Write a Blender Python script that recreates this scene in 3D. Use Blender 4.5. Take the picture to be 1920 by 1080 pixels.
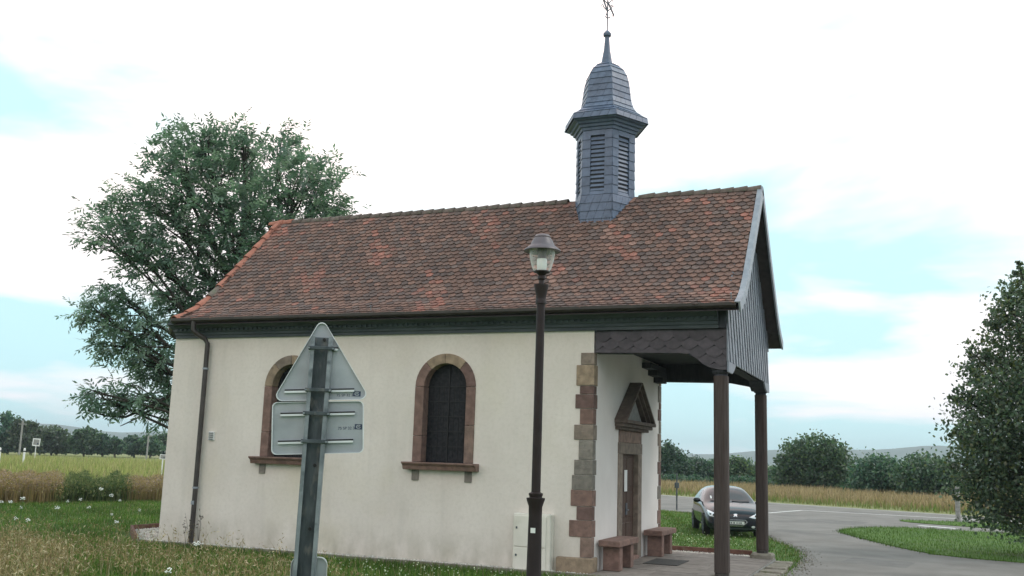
import bpy, bmesh, math, random
import numpy as np
from mathutils import Vector, Matrix
from mathutils.geometry import tessellate_polygon
from mathutils.bvhtree import BVHTree

for o in list(bpy.data.objects): bpy.data.objects.remove(o)
scene = bpy.context.scene
COL = scene.collection
rng = np.random.default_rng(7)
random.seed(7)
R = math.radians
G = -0.2                                   # level of the surrounding ground

# ------------------------------------------------------------------ camera
cd = bpy.data.cameras.new('camera'); cam = bpy.data.objects.new('camera', cd); COL.objects.link(cam)
A_, P_, RO = -0.3912, 0.17007, 0.03168
fwd = Vector((math.sin(A_)*math.cos(P_), math.cos(A_)*math.cos(P_), math.sin(P_)))
rgt = Vector((math.cos(A_), -math.sin(A_), 0)); upv = rgt.cross(fwd)
rr = rgt*math.cos(RO) + upv*math.sin(RO); uu = -rgt*math.sin(RO) + upv*math.cos(RO)
CAM = Vector((5.588, -17.728, 1.95))
m = Matrix((rr, uu, -fwd)).transposed().to_4x4(); m.translation = CAM
cam.matrix_world = m
cd.sensor_width = 36; cd.lens = 36*1836.1/1920; cd.clip_end = 12000; cd.clip_start = 0.1
scene.camera = cam

# ------------------------------------------------------------------ sky and sun
SUN_EL, SUN_AZ = R(52), R(62)              # azimuth from +Y towards +X
w = bpy.data.worlds.new('World'); scene.world = w; w.use_nodes = True
nt = w.node_tree; nt.nodes.clear(); N = nt.nodes.new; L = nt.links.new
out = N('ShaderNodeOutputWorld'); bg = N('ShaderNodeBackground'); bg.inputs['Strength'].default_value = 0.1
sky = N('ShaderNodeTexSky'); sky.sky_type = 'NISHITA'; sky.sun_disc = False
sky.sun_elevation = SUN_EL; sky.sun_rotation = SUN_AZ; sky.air_density = 1.0; sky.dust_density = 2.0; sky.ozone_density = 1.0
tc = N('ShaderNodeTexCoord'); sep = N('ShaderNodeSeparateXYZ'); L(tc.outputs['Generated'], sep.inputs[0])
def wm(op, a, b):
    n = N('ShaderNodeMath'); n.operation = op
    for i, v in enumerate((a, b)):
        if v is None: continue
        if isinstance(v, (int, float)): n.inputs[i].default_value = v
        else: L(v, n.inputs[i])
    return n.outputs[0]
zz = wm('MAXIMUM', sep.outputs['Z'], 0.0); zd = wm('ADD', zz, 0.16)
cx = wm('DIVIDE', sep.outputs['X'], zd); cy = wm('DIVIDE', sep.outputs['Y'], zd)
cmb = N('ShaderNodeCombineXYZ'); L(cx, cmb.inputs[0]); L(cy, cmb.inputs[1]); cmb.inputs[2].default_value = 44.0
nz = N('ShaderNodeTexNoise'); nz.inputs['Scale'].default_value = 0.85; nz.inputs['Detail'].default_value = 6; nz.inputs['Roughness'].default_value = 0.5
nz.inputs['Distortion'].default_value = 0.25
L(cmb.outputs[0], nz.inputs['Vector'])
rp = N('ShaderNodeValToRGB'); rp.color_ramp.elements[0].position = 0.42; rp.color_ramp.elements[0].color = (0.10, 0.10, 0.10, 1)
rp.color_ramp.elements[1].position = 0.55; rp.color_ramp.elements[1].color = (1, 1, 1, 1); L(nz.outputs['Fac'], rp.inputs[0])
# thin cloud near the horizon is a little dimmer than the bright deck overhead
hz = N('ShaderNodeMapRange'); hz.inputs['From Min'].default_value = 0.0; hz.inputs['From Max'].default_value = 0.42
hz.interpolation_type = 'SMOOTHSTEP'; L(sep.outputs['Z'], hz.inputs['Value'])
cc = N('ShaderNodeMix'); cc.data_type = 'RGBA'; L(hz.outputs[0], cc.inputs['Factor'])
cc.inputs['A'].default_value = (9.7, 9.5, 9.9, 1); cc.inputs['B'].default_value = (14.8, 12.9, 12.5, 1)
gap = N('ShaderNodeMix'); gap.data_type = 'RGBA'; gap.inputs['Factor'].default_value = 0.78   # bright thin veil over the blue
L(sky.outputs[0], gap.inputs['A']); gap.inputs['B'].default_value = (5.6, 9.6, 10.3, 1)
mx = N('ShaderNodeMix'); mx.data_type = 'RGBA'; L(rp.outputs[0], mx.inputs['Factor']); L(gap.outputs['Result'], mx.inputs['A']); L(cc.outputs['Result'], mx.inputs['B'])
L(mx.outputs['Result'], bg.inputs['Color']); L(bg.outputs[0], out.inputs[0])

sd = bpy.data.lights.new('sun', 'SUN'); sd.energy = 0.9; sd.angle = R(22); sd.color = (1, 0.96, 0.9)
sun = bpy.data.objects.new('sun', sd); COL.objects.link(sun)
sdir = Vector((math.sin(SUN_AZ)*math.cos(SUN_EL), math.cos(SUN_AZ)*math.cos(SUN_EL), math.sin(SUN_EL)))
sun.rotation_euler = sdir.to_track_quat('Z', 'Y').to_euler(); sun.location = (20, 20, 40)
vs = scene.view_settings; vs.view_transform = 'Standard'; vs.look = 'None'; vs.exposure = 0.30; vs.gamma = 1.0; vs.use_curve_mapping = False

# ------------------------------------------------------------------ materials
def mat(name, c1, c2=None, scale=6.0, rough=0.7, bump=0.0, bscale=60.0, metal=0.0, spec=0.4, attr=None, rand=0.0, detail=6, lo=0.35, hi=0.65, stretch=None, coat=0.0, c3=None, s3=1.0, transl=0.0, s3lo=0.55, s3hi=0.7):
    m = bpy.data.materials.new(name); m.use_nodes = True; t = m.node_tree; n = t.nodes; l = t.links
    b = n['Principled BSDF']; b.inputs['Roughness'].default_value = rough; b.inputs['Metallic'].default_value = metal
    b.inputs['Specular IOR Level'].default_value = spec; b.inputs['Coat Weight'].default_value = coat
    co = n.new('ShaderNodeTexCoord'); vec = co.outputs['Object']
    if stretch:
        mp = n.new('ShaderNodeMapping'); mp.inputs['Scale'].default_value = stretch; l.new(vec, mp.inputs[0]); vec = mp.outputs[0]
    src = None
    if c2 is not None:
        nz = n.new('ShaderNodeTexNoise'); nz.inputs['Scale'].default_value = scale; nz.inputs['Detail'].default_value = detail; l.new(vec, nz.inputs['Vector'])
        r = n.new('ShaderNodeValToRGB'); r.color_ramp.elements[0].position = lo; r.color_ramp.elements[1].position = hi
        r.color_ramp.elements[0].color = (*c1, 1); r.color_ramp.elements[1].color = (*c2, 1); l.new(nz.outputs['Fac'], r.inputs[0]); src = r.outputs[0]
        if c3 is not None:
            nz3 = n.new('ShaderNodeTexNoise'); nz3.inputs['Scale'].default_value = s3; nz3.inputs['Detail'].default_value = 5; l.new(vec, nz3.inputs['Vector'])
            r3 = n.new('ShaderNodeValToRGB'); r3.color_ramp.elements[0].position = s3lo; r3.color_ramp.elements[1].position = s3hi; l.new(nz3.outputs['Fac'], r3.inputs[0])
            mm = n.new('ShaderNodeMix'); mm.data_type = 'RGBA'; l.new(r3.outputs[0], mm.inputs['Factor']); l.new(src, mm.inputs['A']); mm.inputs['B'].default_value = (*c3, 1); src = mm.outputs['Result']
    if attr:
        at = n.new('ShaderNodeAttribute'); at.attribute_name = attr
        if src is None: src = at.outputs['Color']
        else:
            mm = n.new('ShaderNodeMix'); mm.data_type = 'RGBA'; mm.blend_type = 'MULTIPLY'; mm.inputs['Factor'].default_value = 1.0
            l.new(at.outputs['Color'], mm.inputs['A']); l.new(src, mm.inputs['B']); src = mm.outputs['Result']
    if rand > 0:
        oi = n.new('ShaderNodeObjectInfo'); mr = n.new('ShaderNodeMapRange'); mr.inputs['To Min'].default_value = 1-rand; mr.inputs['To Max'].default_value = 1+rand
        l.new(oi.outputs['Random'], mr.inputs['Value'])
        mm = n.new('ShaderNodeVectorMath'); mm.operation = 'SCALE'
        if src is None:
            mm.inputs[0].default_value = c1
        else: l.new(src, mm.inputs[0])
        l.new(mr.outputs[0], mm.inputs['Scale']); src = mm.outputs[0]
    if src is not None: l.new(src, b.inputs['Base Color'])
    else: b.inputs['Base Color'].default_value = (*c1, 1)
    if bump > 0:
        nb = n.new('ShaderNodeTexNoise'); nb.inputs['Scale'].default_value = bscale; nb.inputs['Detail'].default_value = 5; l.new(vec, nb.inputs['Vector'])
        bm = n.new('ShaderNodeBump'); bm.inputs['Strength'].default_value = bump; bm.inputs['Distance'].default_value = 0.02; l.new(nb.outputs['Fac'], bm.inputs['Height']); l.new(bm.outputs[0], b.inputs['Normal'])
    if transl > 0:
        tr = n.new('ShaderNodeBsdfTranslucent'); ms = n.new('ShaderNodeMixShader'); ms.inputs[0].default_value = transl
        if src is not None:
            bs = n.new('ShaderNodeVectorMath'); bs.operation = 'MULTIPLY'; bs.inputs[1].default_value = (1.5, 1.6, 1.2); l.new(src, bs.inputs[0]); l.new(bs.outputs[0], tr.inputs['Color'])
        l.new(b.outputs[0], ms.inputs[1]); l.new(tr.outputs[0], ms.inputs[2]); l.new(ms.outputs[0], n['Material Output'].inputs['Surface'])
    return m

M = {}
def plaster_mat():
    m = bpy.data.materials.new('plaster'); m.use_nodes = True; t = m.node_tree; n = t.nodes; l = t.links; b = n['Principled BSDF']; b.inputs['Roughness'].default_value = 0.92; b.inputs['Specular IOR Level'].default_value = 0.25
    co = n.new('ShaderNodeTexCoord')
    def noise(scale, stretch, lo, hi, det=6):
        mp = n.new('ShaderNodeMapping'); mp.inputs['Scale'].default_value = stretch; l.new(co.outputs['Object'], mp.inputs[0])
        z = n.new('ShaderNodeTexNoise'); z.inputs['Scale'].default_value = scale; z.inputs['Detail'].default_value = det; l.new(mp.outputs[0], z.inputs['Vector'])
        r = n.new('ShaderNodeMapRange'); r.inputs['From Min'].default_value = lo; r.inputs['From Max'].default_value = hi; l.new(z.outputs['Fac'], r.inputs['Value']); return r.outputs[0], z.outputs['Fac']
    def mixc(f, a, c):
        x = n.new('ShaderNodeMix'); x.data_type = 'RGBA'; l.new(f, x.inputs['Factor'])
        if isinstance(a, tuple): x.inputs['A'].default_value = (*a, 1)
        else: l.new(a, x.inputs['A'])
        x.inputs['B'].default_value = (*c, 1); return x.outputs['Result']
    def mul(a, k):
        x = n.new('ShaderNodeMath'); x.operation = 'MULTIPLY'; l.new(a, x.inputs[0])
        if isinstance(k, float): x.inputs[1].default_value = k
        else: l.new(k, x.inputs[1])
        return x.outputs[0]
    f1, _ = noise(1.1, (1, 1, 0.7), 0.35, 0.65); c = mixc(f1, (0.69, 0.635, 0.578), (0.755, 0.70, 0.642))
    f2, _ = noise(0.42, (1, 1, 1.0), 0.52, 0.72, 4); c = mixc(mul(f2, 0.55), c, (0.64, 0.59, 0.46))          # yellowed patches
    f3, _ = noise(2.4, (1, 1, 0.10), 0.56, 0.78); c = mixc(mul(f3, 0.30), c, (0.46, 0.44, 0.40))             # rain streaks
    f4, _ = noise(14, (1, 1, 1), 0.45, 0.8, 9); c = mixc(mul(f4, 0.28), c, (0.50, 0.46, 0.39))               # trowel mottling
    sp = n.new('ShaderNodeSeparateXYZ'); l.new(co.outputs['Object'], sp.inputs[0])
    g = n.new('ShaderNodeMapRange'); g.inputs['From Min'].default_value = 0.55; g.inputs['From Max'].default_value = -0.2; l.new(sp.outputs['Z'], g.inputs['Value'])
    f5, _ = noise(3.2, (1, 1, 0.6), 0.30, 0.66); c = mixc(mul(mul(g.outputs[0], f5), 0.8), c, (0.33, 0.31, 0.24))  # splashed soil at the foot
    f6, _ = noise(26, (1, 1, 1), 0.73, 0.78, 3); c = mixc(mul(f6, 0.55), c, (0.36, 0.33, 0.29))              # pits
    l.new(c, b.inputs['Base Color'])
    _, h1 = noise(90, (1, 1, 1), 0, 1, 6); _, h2 = noise(3, (1, 1, 1), 0, 1, 4)
    ad = n.new('ShaderNodeMath'); ad.operation = 'MULTIPLY_ADD'; l.new(h2, ad.inputs[0]); ad.inputs[1].default_value = 2.0; l.new(h1, ad.inputs[2])
    bm = n.new('ShaderNodeBump'); bm.inputs['Strength'].default_value = 0.35; bm.inputs['Distance'].default_value = 0.02; l.new(ad.outputs[0], bm.inputs['Height']); l.new(bm.outputs[0], b.inputs['Normal']); return m
M['plaster'] = plaster_mat()
M['plaster_front'] = mat('plaster_front', (0.74, 0.70, 0.675), (0.79, 0.75, 0.725), 1.6, 0.9, 0.25, 120)
SANDS = [(0.205, 0.130, 0.108), (0.150, 0.094, 0.082), (0.225, 0.182, 0.148), (0.215, 0.195, 0.17), (0.235, 0.162, 0.132), (0.30, 0.228, 0.16)]
for i, c in enumerate(SANDS):
    M['sand%d' % i] = mat('sandstone_%d' % i, tuple(v*0.78 for v in c), tuple(v*1.2 for v in c), 7, 0.9, 0.6, 45, rand=0.10, c3=tuple(v*0.62+0.01 for v in c), s3=11, s3lo=0.56, s3hi=0.75)
M['sand_dark'] = mat('sandstone_umber', (0.10, 0.078, 0.068), (0.15, 0.118, 0.10), 9, 0.9, 0.35, 70)
M['tile'] = mat('clay_tile', (0.78, 0.77, 0.78), (1.36, 1.29, 1.26), 22, 0.85, 0.35, 90, attr='tint', c3=(0.86, 0.84, 0.80), s3=2.2, s3lo=0.55, s3hi=0.78)
M['tile_new'] = mat('new_clay', (0.27, 0.10, 0.068), (0.36, 0.15, 0.105), 9, 0.8, 0.2, 80, rand=0.15)
M['tile_ridge'] = mat('mossy_clay', (0.10, 0.085, 0.07), (0.17, 0.13, 0.115), 14, 0.9, 0.3, 60, c3=(0.12, 0.13, 0.09), s3=7, rand=0.2)
M['deck'] = mat('dark_boards', (0.035, 0.03, 0.03), (0.055, 0.045, 0.045), 8, 0.8)
M['cornice'] = mat('cornice_paint', (0.046, 0.058, 0.066), (0.072, 0.088, 0.096), 7, 0.7, 0.15, 60, stretch=(0.3, 1, 1))
M['gutter'] = mat('gutter_metal', (0.035, 0.028, 0.026), (0.055, 0.045, 0.04), 5, 0.45, spec=0.5)
M['zinc'] = mat('zinc_trim', (0.24, 0.27, 0.31), (0.32, 0.35, 0.39), 6, 0.45, metal=0.3)
M['slate'] = mat('blue_slate', (0.072, 0.105, 0.172), (0.105, 0.145, 0.228), 9, 0.42, 0.25, 60, rand=0.12, spec=0.6)
M['slate_gable'] = mat('gable_slate', (0.145, 0.165, 0.20), (0.195, 0.22, 0.262), 9, 0.42, 0.25, 60, rand=0.15, spec=0.6)
M['slate_dark'] = mat('purple_slate', (0.046, 0.040, 0.048), (0.072, 0.062, 0.072), 9, 0.55, 0.3, 60, rand=0.22)
M['wood'] = mat('post_wood', (0.045, 0.032, 0.028), (0.075, 0.056, 0.050), 5, 0.75, 0.4, 40, stretch=(8, 8, 0.5), c3=(0.05, 0.032, 0.026), s3=2)
M['wood_dark'] = mat('dark_wood', (0.026, 0.028, 0.036), (0.042, 0.044, 0.055), 5, 0.8, stretch=(6, 6, 1))
M['door'] = mat('door_wood', (0.055, 0.030, 0.022), (0.095, 0.055, 0.04), 4, 0.65, 0.3, 40, stretch=(8, 8, 0.6))
M['glass_dark'] = mat('leaded_glass', (0.007, 0.008, 0.011), (0.026, 0.026, 0.03), 16, 0.5, 0.3, 20, spec=0.18)
M['lead'] = mat('lead', (0.010, 0.010, 0.012), (0.016, 0.016, 0.018), 9, 0.6)
M['lamp_metal'] = mat('lamp_paint', (0.018, 0.011, 0.012), (0.028, 0.018, 0.018), 5, 0.45, 0.05, 80, spec=0.25)
M['lamp_cap'] = mat('lamp_cap_paint', (0.085, 0.07, 0.085), (0.13, 0.105, 0.12), 6, 0.45, spec=0.5)
M['opal'] = mat('opal', (0.86, 0.88, 0.87), (0.93, 0.94, 0.93), 3, 0.35)
M['galv'] = mat('galvanised', (0.16, 0.185, 0.205), (0.27, 0.30, 0.325), 7, 0.5, 0.12, 60, metal=0.35, c3=(0.10, 0.12, 0.135), s3=9)
M['galv_dark'] = mat('galvanised_weathered', (0.045, 0.058, 0.066), (0.10, 0.118, 0.13), 11, 0.6, 0.2, 70, metal=0.3, c3=(0.17, 0.17, 0.16), s3=14, stretch=(1, 1, 0.35))
M['sign_back'] = mat('sign_back', (0.31, 0.335, 0.365), (0.42, 0.445, 0.475), 3.2, 0.45, 0.05, 40, metal=0.25, c3=(0.30, 0.32, 0.33), s3=2.2)
M['sign_edge'] = mat('sign_edge', (0.62, 0.64, 0.66), (0.74, 0.76, 0.78), 6, 0.35, metal=0.3)
M['ink'] = mat('ink', (0.02, 0.035, 0.07), (0.05, 0.07, 0.12), 30, 0.6)
M['white'] = mat('white_paint', (0.74, 0.75, 0.74), (0.82, 0.83, 0.82), 4, 0.5)
M['red_paint'] = mat('red_paint', (0.55, 0.03, 0.03), (0.62, 0.05, 0.04), 4, 0.45)
M['cabinet'] = mat('cabinet_paint', (0.68, 0.65, 0.575), (0.75, 0.72, 0.645), 2.5, 0.5, c3=(0.62, 0.60, 0.52), s3=3)
M['concrete'] = mat('concrete', (0.24, 0.235, 0.225), (0.34, 0.335, 0.32), 8, 0.9, 0.35, 60)
M['plinth'] = mat('mossy_plinth', (0.16, 0.14, 0.11), (0.27, 0.25, 0.21), 7, 0.9, 0.5, 40, c3=(0.13, 0.13, 0.08), s3=5)
M['paving'] = mat('paving_stone', (0.155, 0.135, 0.12), (0.225, 0.20, 0.18), 6, 0.85, 0.3, 50, rand=0.12)
M['kerb'] = mat('kerb_stone', (0.13, 0.06, 0.045), (0.20, 0.105, 0.08), 7, 0.9, 0.4, 50, rand=0.1, c3=(0.22, 0.17, 0.13), s3=4)
M['gravel'] = mat('gravel_white', (0.50, 0.47, 0.45), (0.80, 0.77, 0.75), 30, 0.9, attr=None, rand=0.1)
M['mat'] = mat('rubber_mat', (0.03, 0.03, 0.03), (0.055, 0.053, 0.05), 20, 0.9)
M['asphalt'] = mat('asphalt', (0.175, 0.165, 0.152), (0.225, 0.215, 0.20), 1.1, 0.9, 0.8, 70, detail=14, c3=(0.14, 0.135, 0.128), s3=0.35)
M['asphalt_new'] = mat('asphalt_new', (0.15, 0.145, 0.138), (0.19, 0.182, 0.172), 2.2, 0.9, 0.8, 80, detail=14)
M['road_paint'] = mat('road_paint', (0.62, 0.62, 0.60), (0.78, 0.78, 0.76), 9, 0.7)
M['lawn'] = mat('lawn_ground', (0.060, 0.125, 0.020), (0.095, 0.17, 0.03), 1.6, 0.95, 0.8, 25, c3=(0.085, 0.11, 0.035), s3=0.4)
M['field'] = mat('field_ground', (0.15, 0.18, 0.055), (0.22, 0.22, 0.09), 0.12, 0.95, 0.7, 4, c3=(0.20, 0.165, 0.085), s3=0.05)
M['blade'] = mat('grass_blade', (0.8, 0.8, 0.8), (1.15, 1.15, 1.15), 3, 0.75, attr='tint', spec=0.25, transl=0.25)
M['leaf'] = mat('leaf', (0.8, 0.8, 0.8), (1.15, 1.15, 1.15), 2, 0.36, attr='tint', spec=0.7, transl=0.45)
M['bark'] = mat('bark', (0.035, 0.03, 0.026), (0.075, 0.066, 0.055), 7, 0.95, 0.8, 30, stretch=(3, 3, 0.7))
M['hill'] = mat('hill_forest', (0.02, 0.035, 0.02), (0.05, 0.075, 0.035), 0.01, 0.95)
M['flower'] = mat('flower_white', (0.80, 0.82, 0.78), (0.88, 0.89, 0.86), 40, 0.8)
M['stem'] = mat('flower_stem', (0.06, 0.11, 0.035), (0.09, 0.14, 0.05), 10, 0.8)
M['carpaint'] = mat('car_paint', (0.004, 0.006, 0.013), (0.006, 0.009, 0.017), 3, 0.12, spec=0.42, coat=0.35)
M['carglass'] = mat('car_glass', (0.012, 0.02, 0.026), (0.018, 0.028, 0.034), 3, 0.08, spec=0.55)
M['chrome'] = mat('chrome', (0.62, 0.63, 0.65), (0.72, 0.73, 0.75), 5, 0.18, metal=0.9)
M['black'] = mat('black_plastic', (0.008, 0.008, 0.009), (0.014, 0.014, 0.015), 20, 0.55)
M['lens'] = mat('lamp_lens', (0.70, 0.73, 0.77), (0.92, 0.94, 0.96), 22, 0.12, spec=0.7, metal=0.35)
M['tyre'] = mat('tyre', (0.012, 0.012, 0.012), (0.02, 0.02, 0.02), 20, 0.85)
M['iron'] = mat('wrought_iron', (0.10, 0.115, 0.14), (0.15, 0.17, 0.20), 9, 0.5, metal=0.3)

def glass_mat():
    m = bpy.data.materials.new('clear_glass'); m.use_nodes = True; t = m.node_tree; n = t.nodes
    b = n['Principled BSDF']; b.inputs['Base Color'].default_value = (0.95, 0.97, 0.97, 1); b.inputs['Roughness'].default_value = 0.05
    tr = n.new('ShaderNodeBsdfTransparent'); ms = n.new('ShaderNodeMixShader'); fr = n.new('ShaderNodeLayerWeight'); fr.inputs['Blend'].default_value = 0.35
    mr = n.new('ShaderNodeMapRange'); mr.inputs['To Min'].default_value = 0.10; mr.inputs['To Max'].default_value = 0.75
    t.links.new(fr.outputs['Facing'], mr.inputs['Value']); t.links.new(mr.outputs[0], ms.inputs[0]); t.links.new(tr.outputs[0], ms.inputs[1]); t.links.new(b.outputs[0], ms.inputs[2])
    t.links.new(ms.outputs[0], n['Material Output'].inputs['Surface']); return m
M['glass'] = glass_mat()

# ------------------------------------------------------------------ mesh helpers
class MB:
    def __init__(s): s.v = []; s.f = []
    def poly(s, pts):
        i = len(s.v); s.v += [tuple(p) for p in pts]; s.f.append(tuple(range(i, i+len(pts)))); return s
    def add(s, vs, fs):
        i = len(s.v); s.v += [tuple(p) for p in vs]; s.f += [tuple(i+k for k in f) for f in fs]; return s
    def box(s, x0, x1, y0, y1, z0, z1):
        return s.add([(x0,y0,z0),(x1,y0,z0),(x1,y1,z0),(x0,y1,z0),(x0,y0,z1),(x1,y0,z1),(x1,y1,z1),(x0,y1,z1)],
                     [(0,3,2,1),(4,5,6,7),(0,1,5,4),(1,2,6,5),(2,3,7,6),(3,0,4,7)])
    def hexa(s, b, t):           # two quads (bottom ring, top ring)
        return s.add(list(b)+list(t), [(0,3,2,1),(4,5,6,7),(0,1,5,4),(1,2,6,5),(2,3,7,6),(3,0,4,7)])
    def prism(s, pts, axis, a, b):
        def P(p, q):
            return {'x': (q, p[0], p[1]), 'y': (p[0], q, p[1]), 'z': (p[0], p[1], q)}[axis]
        n = len(pts); i = len(s.v)
        s.v += [P(p, a) for p in pts] + [P(p, b) for p in pts]
        s.f.append(tuple(range(i+n-1, i-1, -1))); s.f.append(tuple(range(i+n, i+2*n)))
        for k in range(n): s.f.append((i+k, i+(k+1) % n, i+n+(k+1) % n, i+n+k))
        return s
    def tube(s, path, rad, n=8, cap=True):
        path = [Vector(p) for p in path]; i = len(s.v)
        if not hasattr(rad, '__len__'): rad = [rad]*len(path)
        for k, p in enumerate(path):
            d = (path[min(k+1, len(path)-1)] - path[max(k-1, 0)]).normalized()
            a = d.cross(Vector((0, 0, 1)) if abs(d.z) < 0.9 else Vector((1, 0, 0))).normalized(); b = d.cross(a)
            for j in range(n):
                t = 2*math.pi*j/n; s.v.append(tuple(p + (a*math.cos(t)+b*math.sin(t))*rad[k]))
        for k in range(len(path)-1):
            for j in range(n):
                s.f.append((i+k*n+j, i+k*n+(j+1) % n, i+(k+1)*n+(j+1) % n, i+(k+1)*n+j))
        if cap:
            s.f.append(tuple(i+j for j in range(n-1, -1, -1))); e = i+(len(path)-1)*n; s.f.append(tuple(e+j for j in range(n)))
        return s
    def lathe(s, prof, c=(0, 0), n=20, ph=0.0, cap=True):
        i = len(s.v)
        for r, z in prof:
            for j in range(n):
                t = 2*math.pi*j/n+ph; s.v.append((c[0]+r*math.cos(t), c[1]+r*math.sin(t), z))
        for k in range(len(prof)-1):
            for j in range(n):
                s.f.append((i+k*n+j, i+k*n+(j+1) % n, i+(k+1)*n+(j+1) % n, i+(k+1)*n+j))
        if cap:
            s.f.append(tuple(i+j for j in range(n-1, -1, -1))); e = i+(len(prof)-1)*n; s.f.append(tuple(e+j for j in range(n)))
        return s
    def mesh(s, name, m, smooth=False, bevel=0.0, recalc=True):
        me = bpy.data.meshes.new(name); me.from_pydata(s.v, [], s.f)
        if recalc or bevel:
            bm = bmesh.new(); bm.from_mesh(me); bmesh.ops.recalc_face_normals(bm, faces=bm.faces)
            if bevel:
                es = [e for e in bm.edges if len(e.link_faces) == 2 and e.calc_face_angle(0) > 0.5]
                bmesh.ops.bevel(bm, geom=es, offset=bevel, segments=1, affect='EDGES', clamp_overlap=True)
            bm.to_mesh(me); bm.free()
        if smooth:
            me.polygons.foreach_set('use_smooth', [True]*len(me.polygons))
            if smooth != 'all':
                me.set_sharp_from_angle(angle=R(38))
        if m: me.materials.append(M[m] if isinstance(m, str) else m)
        return me
    def build(s, name, m, parent=None, smooth=False, bevel=0.0, recalc=True):
        o = bpy.data.objects.new(name, s.mesh(name, m, smooth, bevel, recalc)); COL.objects.link(o)
        if parent: attach(o, parent)
        return o
WORLD = {}
def wmat(o):
    return WORLD.get(o.name, Matrix.Identity(4))
def attach(o, parent):                     # parts are written in world coordinates
    o.parent = parent; o.matrix_parent_inverse = wmat(parent).inverted()
def tag(o, label=None, cat=None, group=None, kind=None):
    if label: o['label'] = label
    if cat: o['category'] = cat
    if group: o['group'] = group
    if kind: o['kind'] = kind
    return o
def thing(name, label, cat, loc=(0, 0, 0), group=None):
    o = bpy.data.objects.new(name, None); COL.objects.link(o); o.location = loc; o.empty_display_size = 0.2
    WORLD[o.name] = Matrix.Translation(loc)
    return tag(o, label, cat, group)
def place(root, loc, rz=0):                # a thing modelled about the origin, put in its place
    root.location = loc; root.rotation_euler = (0, 0, rz)
def copy_tree(o, parent=None):
    c = o.copy(); COL.objects.link(c)
    if parent: c.parent = parent
    for ch in list(o.children): copy_tree(ch, c)
    return c
def inst(name, me, mw, parent, kind=None):
    o = bpy.data.objects.new(name, me); COL.objects.link(o); o.parent = parent; o.matrix_parent_inverse = wmat(parent).inverted(); o.matrix_basis = mw
    return o
def structure(o): o['kind'] = 'structure'; return o
def text_mesh(name, body, size, m, mw, parent):
    cu = bpy.data.curves.new(name, 'FONT'); cu.body = body; cu.size = size; cu.extrude = 0.0006; cu.align_x = 'CENTER'; cu.align_y = 'CENTER'
    t = bpy.data.objects.new(name+'_tmp', cu); COL.objects.link(t)
    dg = bpy.context.evaluated_depsgraph_get(); me = bpy.data.meshes.new_from_object(t.evaluated_get(dg)); me.name = name
    bpy.data.objects.remove(t); me.materials.clear(); me.materials.append(M[m])
    me.transform(mw); o = bpy.data.objects.new(name, me); COL.objects.link(o); attach(o, parent); return o
def np_mesh(name, V, F, m, tint=None, parent=None, smooth=False):
    me = bpy.data.meshes.new(name); nv, nf, k = len(V), len(F), F.shape[1]
    me.vertices.add(nv); me.vertices.foreach_set('co', V.astype(np.float32).ravel())
    me.loops.add(nf*k); me.loops.foreach_set('vertex_index', F.astype(np.int32).ravel())
    me.polygons.add(nf); me.polygons.foreach_set('loop_start', np.arange(0, nf*k, k, dtype=np.int32))
    if tint is not None:
        a = me.attributes.new('tint', 'FLOAT_COLOR', 'POINT'); c = np.ones((nv, 4), np.float32); c[:, :3] = tint; a.data.foreach_set('color', c.ravel())
    me.materials.append(M[m] if isinstance(m, str) else m); me.update(calc_edges=True)
    o = bpy.data.objects.new(name, me); COL.objects.link(o)
    if parent: attach(o, parent)
    return o
def lerp(a, b, t): return a+(b-a)*t
def in_poly(P, poly):
    x, y = P[:, 0], P[:, 1]; ins = np.zeros(len(P), bool); n = len(poly)
    for i in range(n):
        x0, y0 = poly[i]; x1, y1 = poly[(i+1) % n]
        c = ((y0 > y) != (y1 > y)) & (x < (x1-x0)*(y-y0)/(y1-y0+1e-12)+x0); ins ^= c
    return ins
def scatter(poly, n, holes=()):
    poly = np.array(poly, float); lo, hi = poly.min(0), poly.max(0); out = []
    tot = 0
    while tot < n:
        P = lo+(hi-lo)*rng.random((n, 2)); k = in_poly(P, poly)
        for h in holes: k &= ~in_poly(P, np.array(h, float))
        out.append(P[k]); tot += k.sum()
        if k.sum() == 0: break
    return np.concatenate(out)[:n]

# ------------------------------------------------------------------ ground, roads
def sheet(name, pts, z, m, thick=0.0):
    b = MB()
    if thick: b.prism(pts, 'z', z-thick, z)
    else: b.poly([(x, y, z) for x, y in pts])
    return structure(b.build(name, m))
sheet('ground', [(-3400, -3400), (3400, -3400), (3400, 3400), (-3400, 3400)], G-0.004, 'field')
CROP_EDGE = [(-30, -18), (-23.4, 7.4), (-21.7, 13.1), (-18.5, 24)]
LAWN = [(-30, -18), (-23.4, 7.4), (-21.7, 13.1), (-18.5, 24), (-12, 33), (-6, 36), (40, 20), (40, -30), (-30, -30)]
sheet('lawn', LAWN, G, 'lawn')
ASPH = [(3.3, -6), (3.05, 2.0), (3.1, 4.6), (3.02, 6.6), (2.75, 8.6), (2.3, 10.3), (1.5, 12.6), (0.4, 15.5), (-1.0, 19), (-2.2, 22.6), (-3.4, 24.9), (-4.9, 25.8), (-12, 29.8), (-60, 57),
        (-60, 73.5), (-9.65, 45.5), (-2.0, 40.6), (8.2, 35.5), (45, 15.5), (45, -6)]
sheet('road', ASPH, G+0.004, 'asphalt')
ISLAND = [(3.17, 17.6), (3.25, 18.7), (3.6, 19.9), (4.3, 21.1), (5.2, 21.75), (9.0, 21.6), (16, 20.6), (16, 8.2), (7.9, 9.5), (6.8, 9.8), (5.9, 10.4), (5.0, 12.2), (4.3, 14.0), (3.6, 15.9), (3.3, 16.7)]
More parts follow.
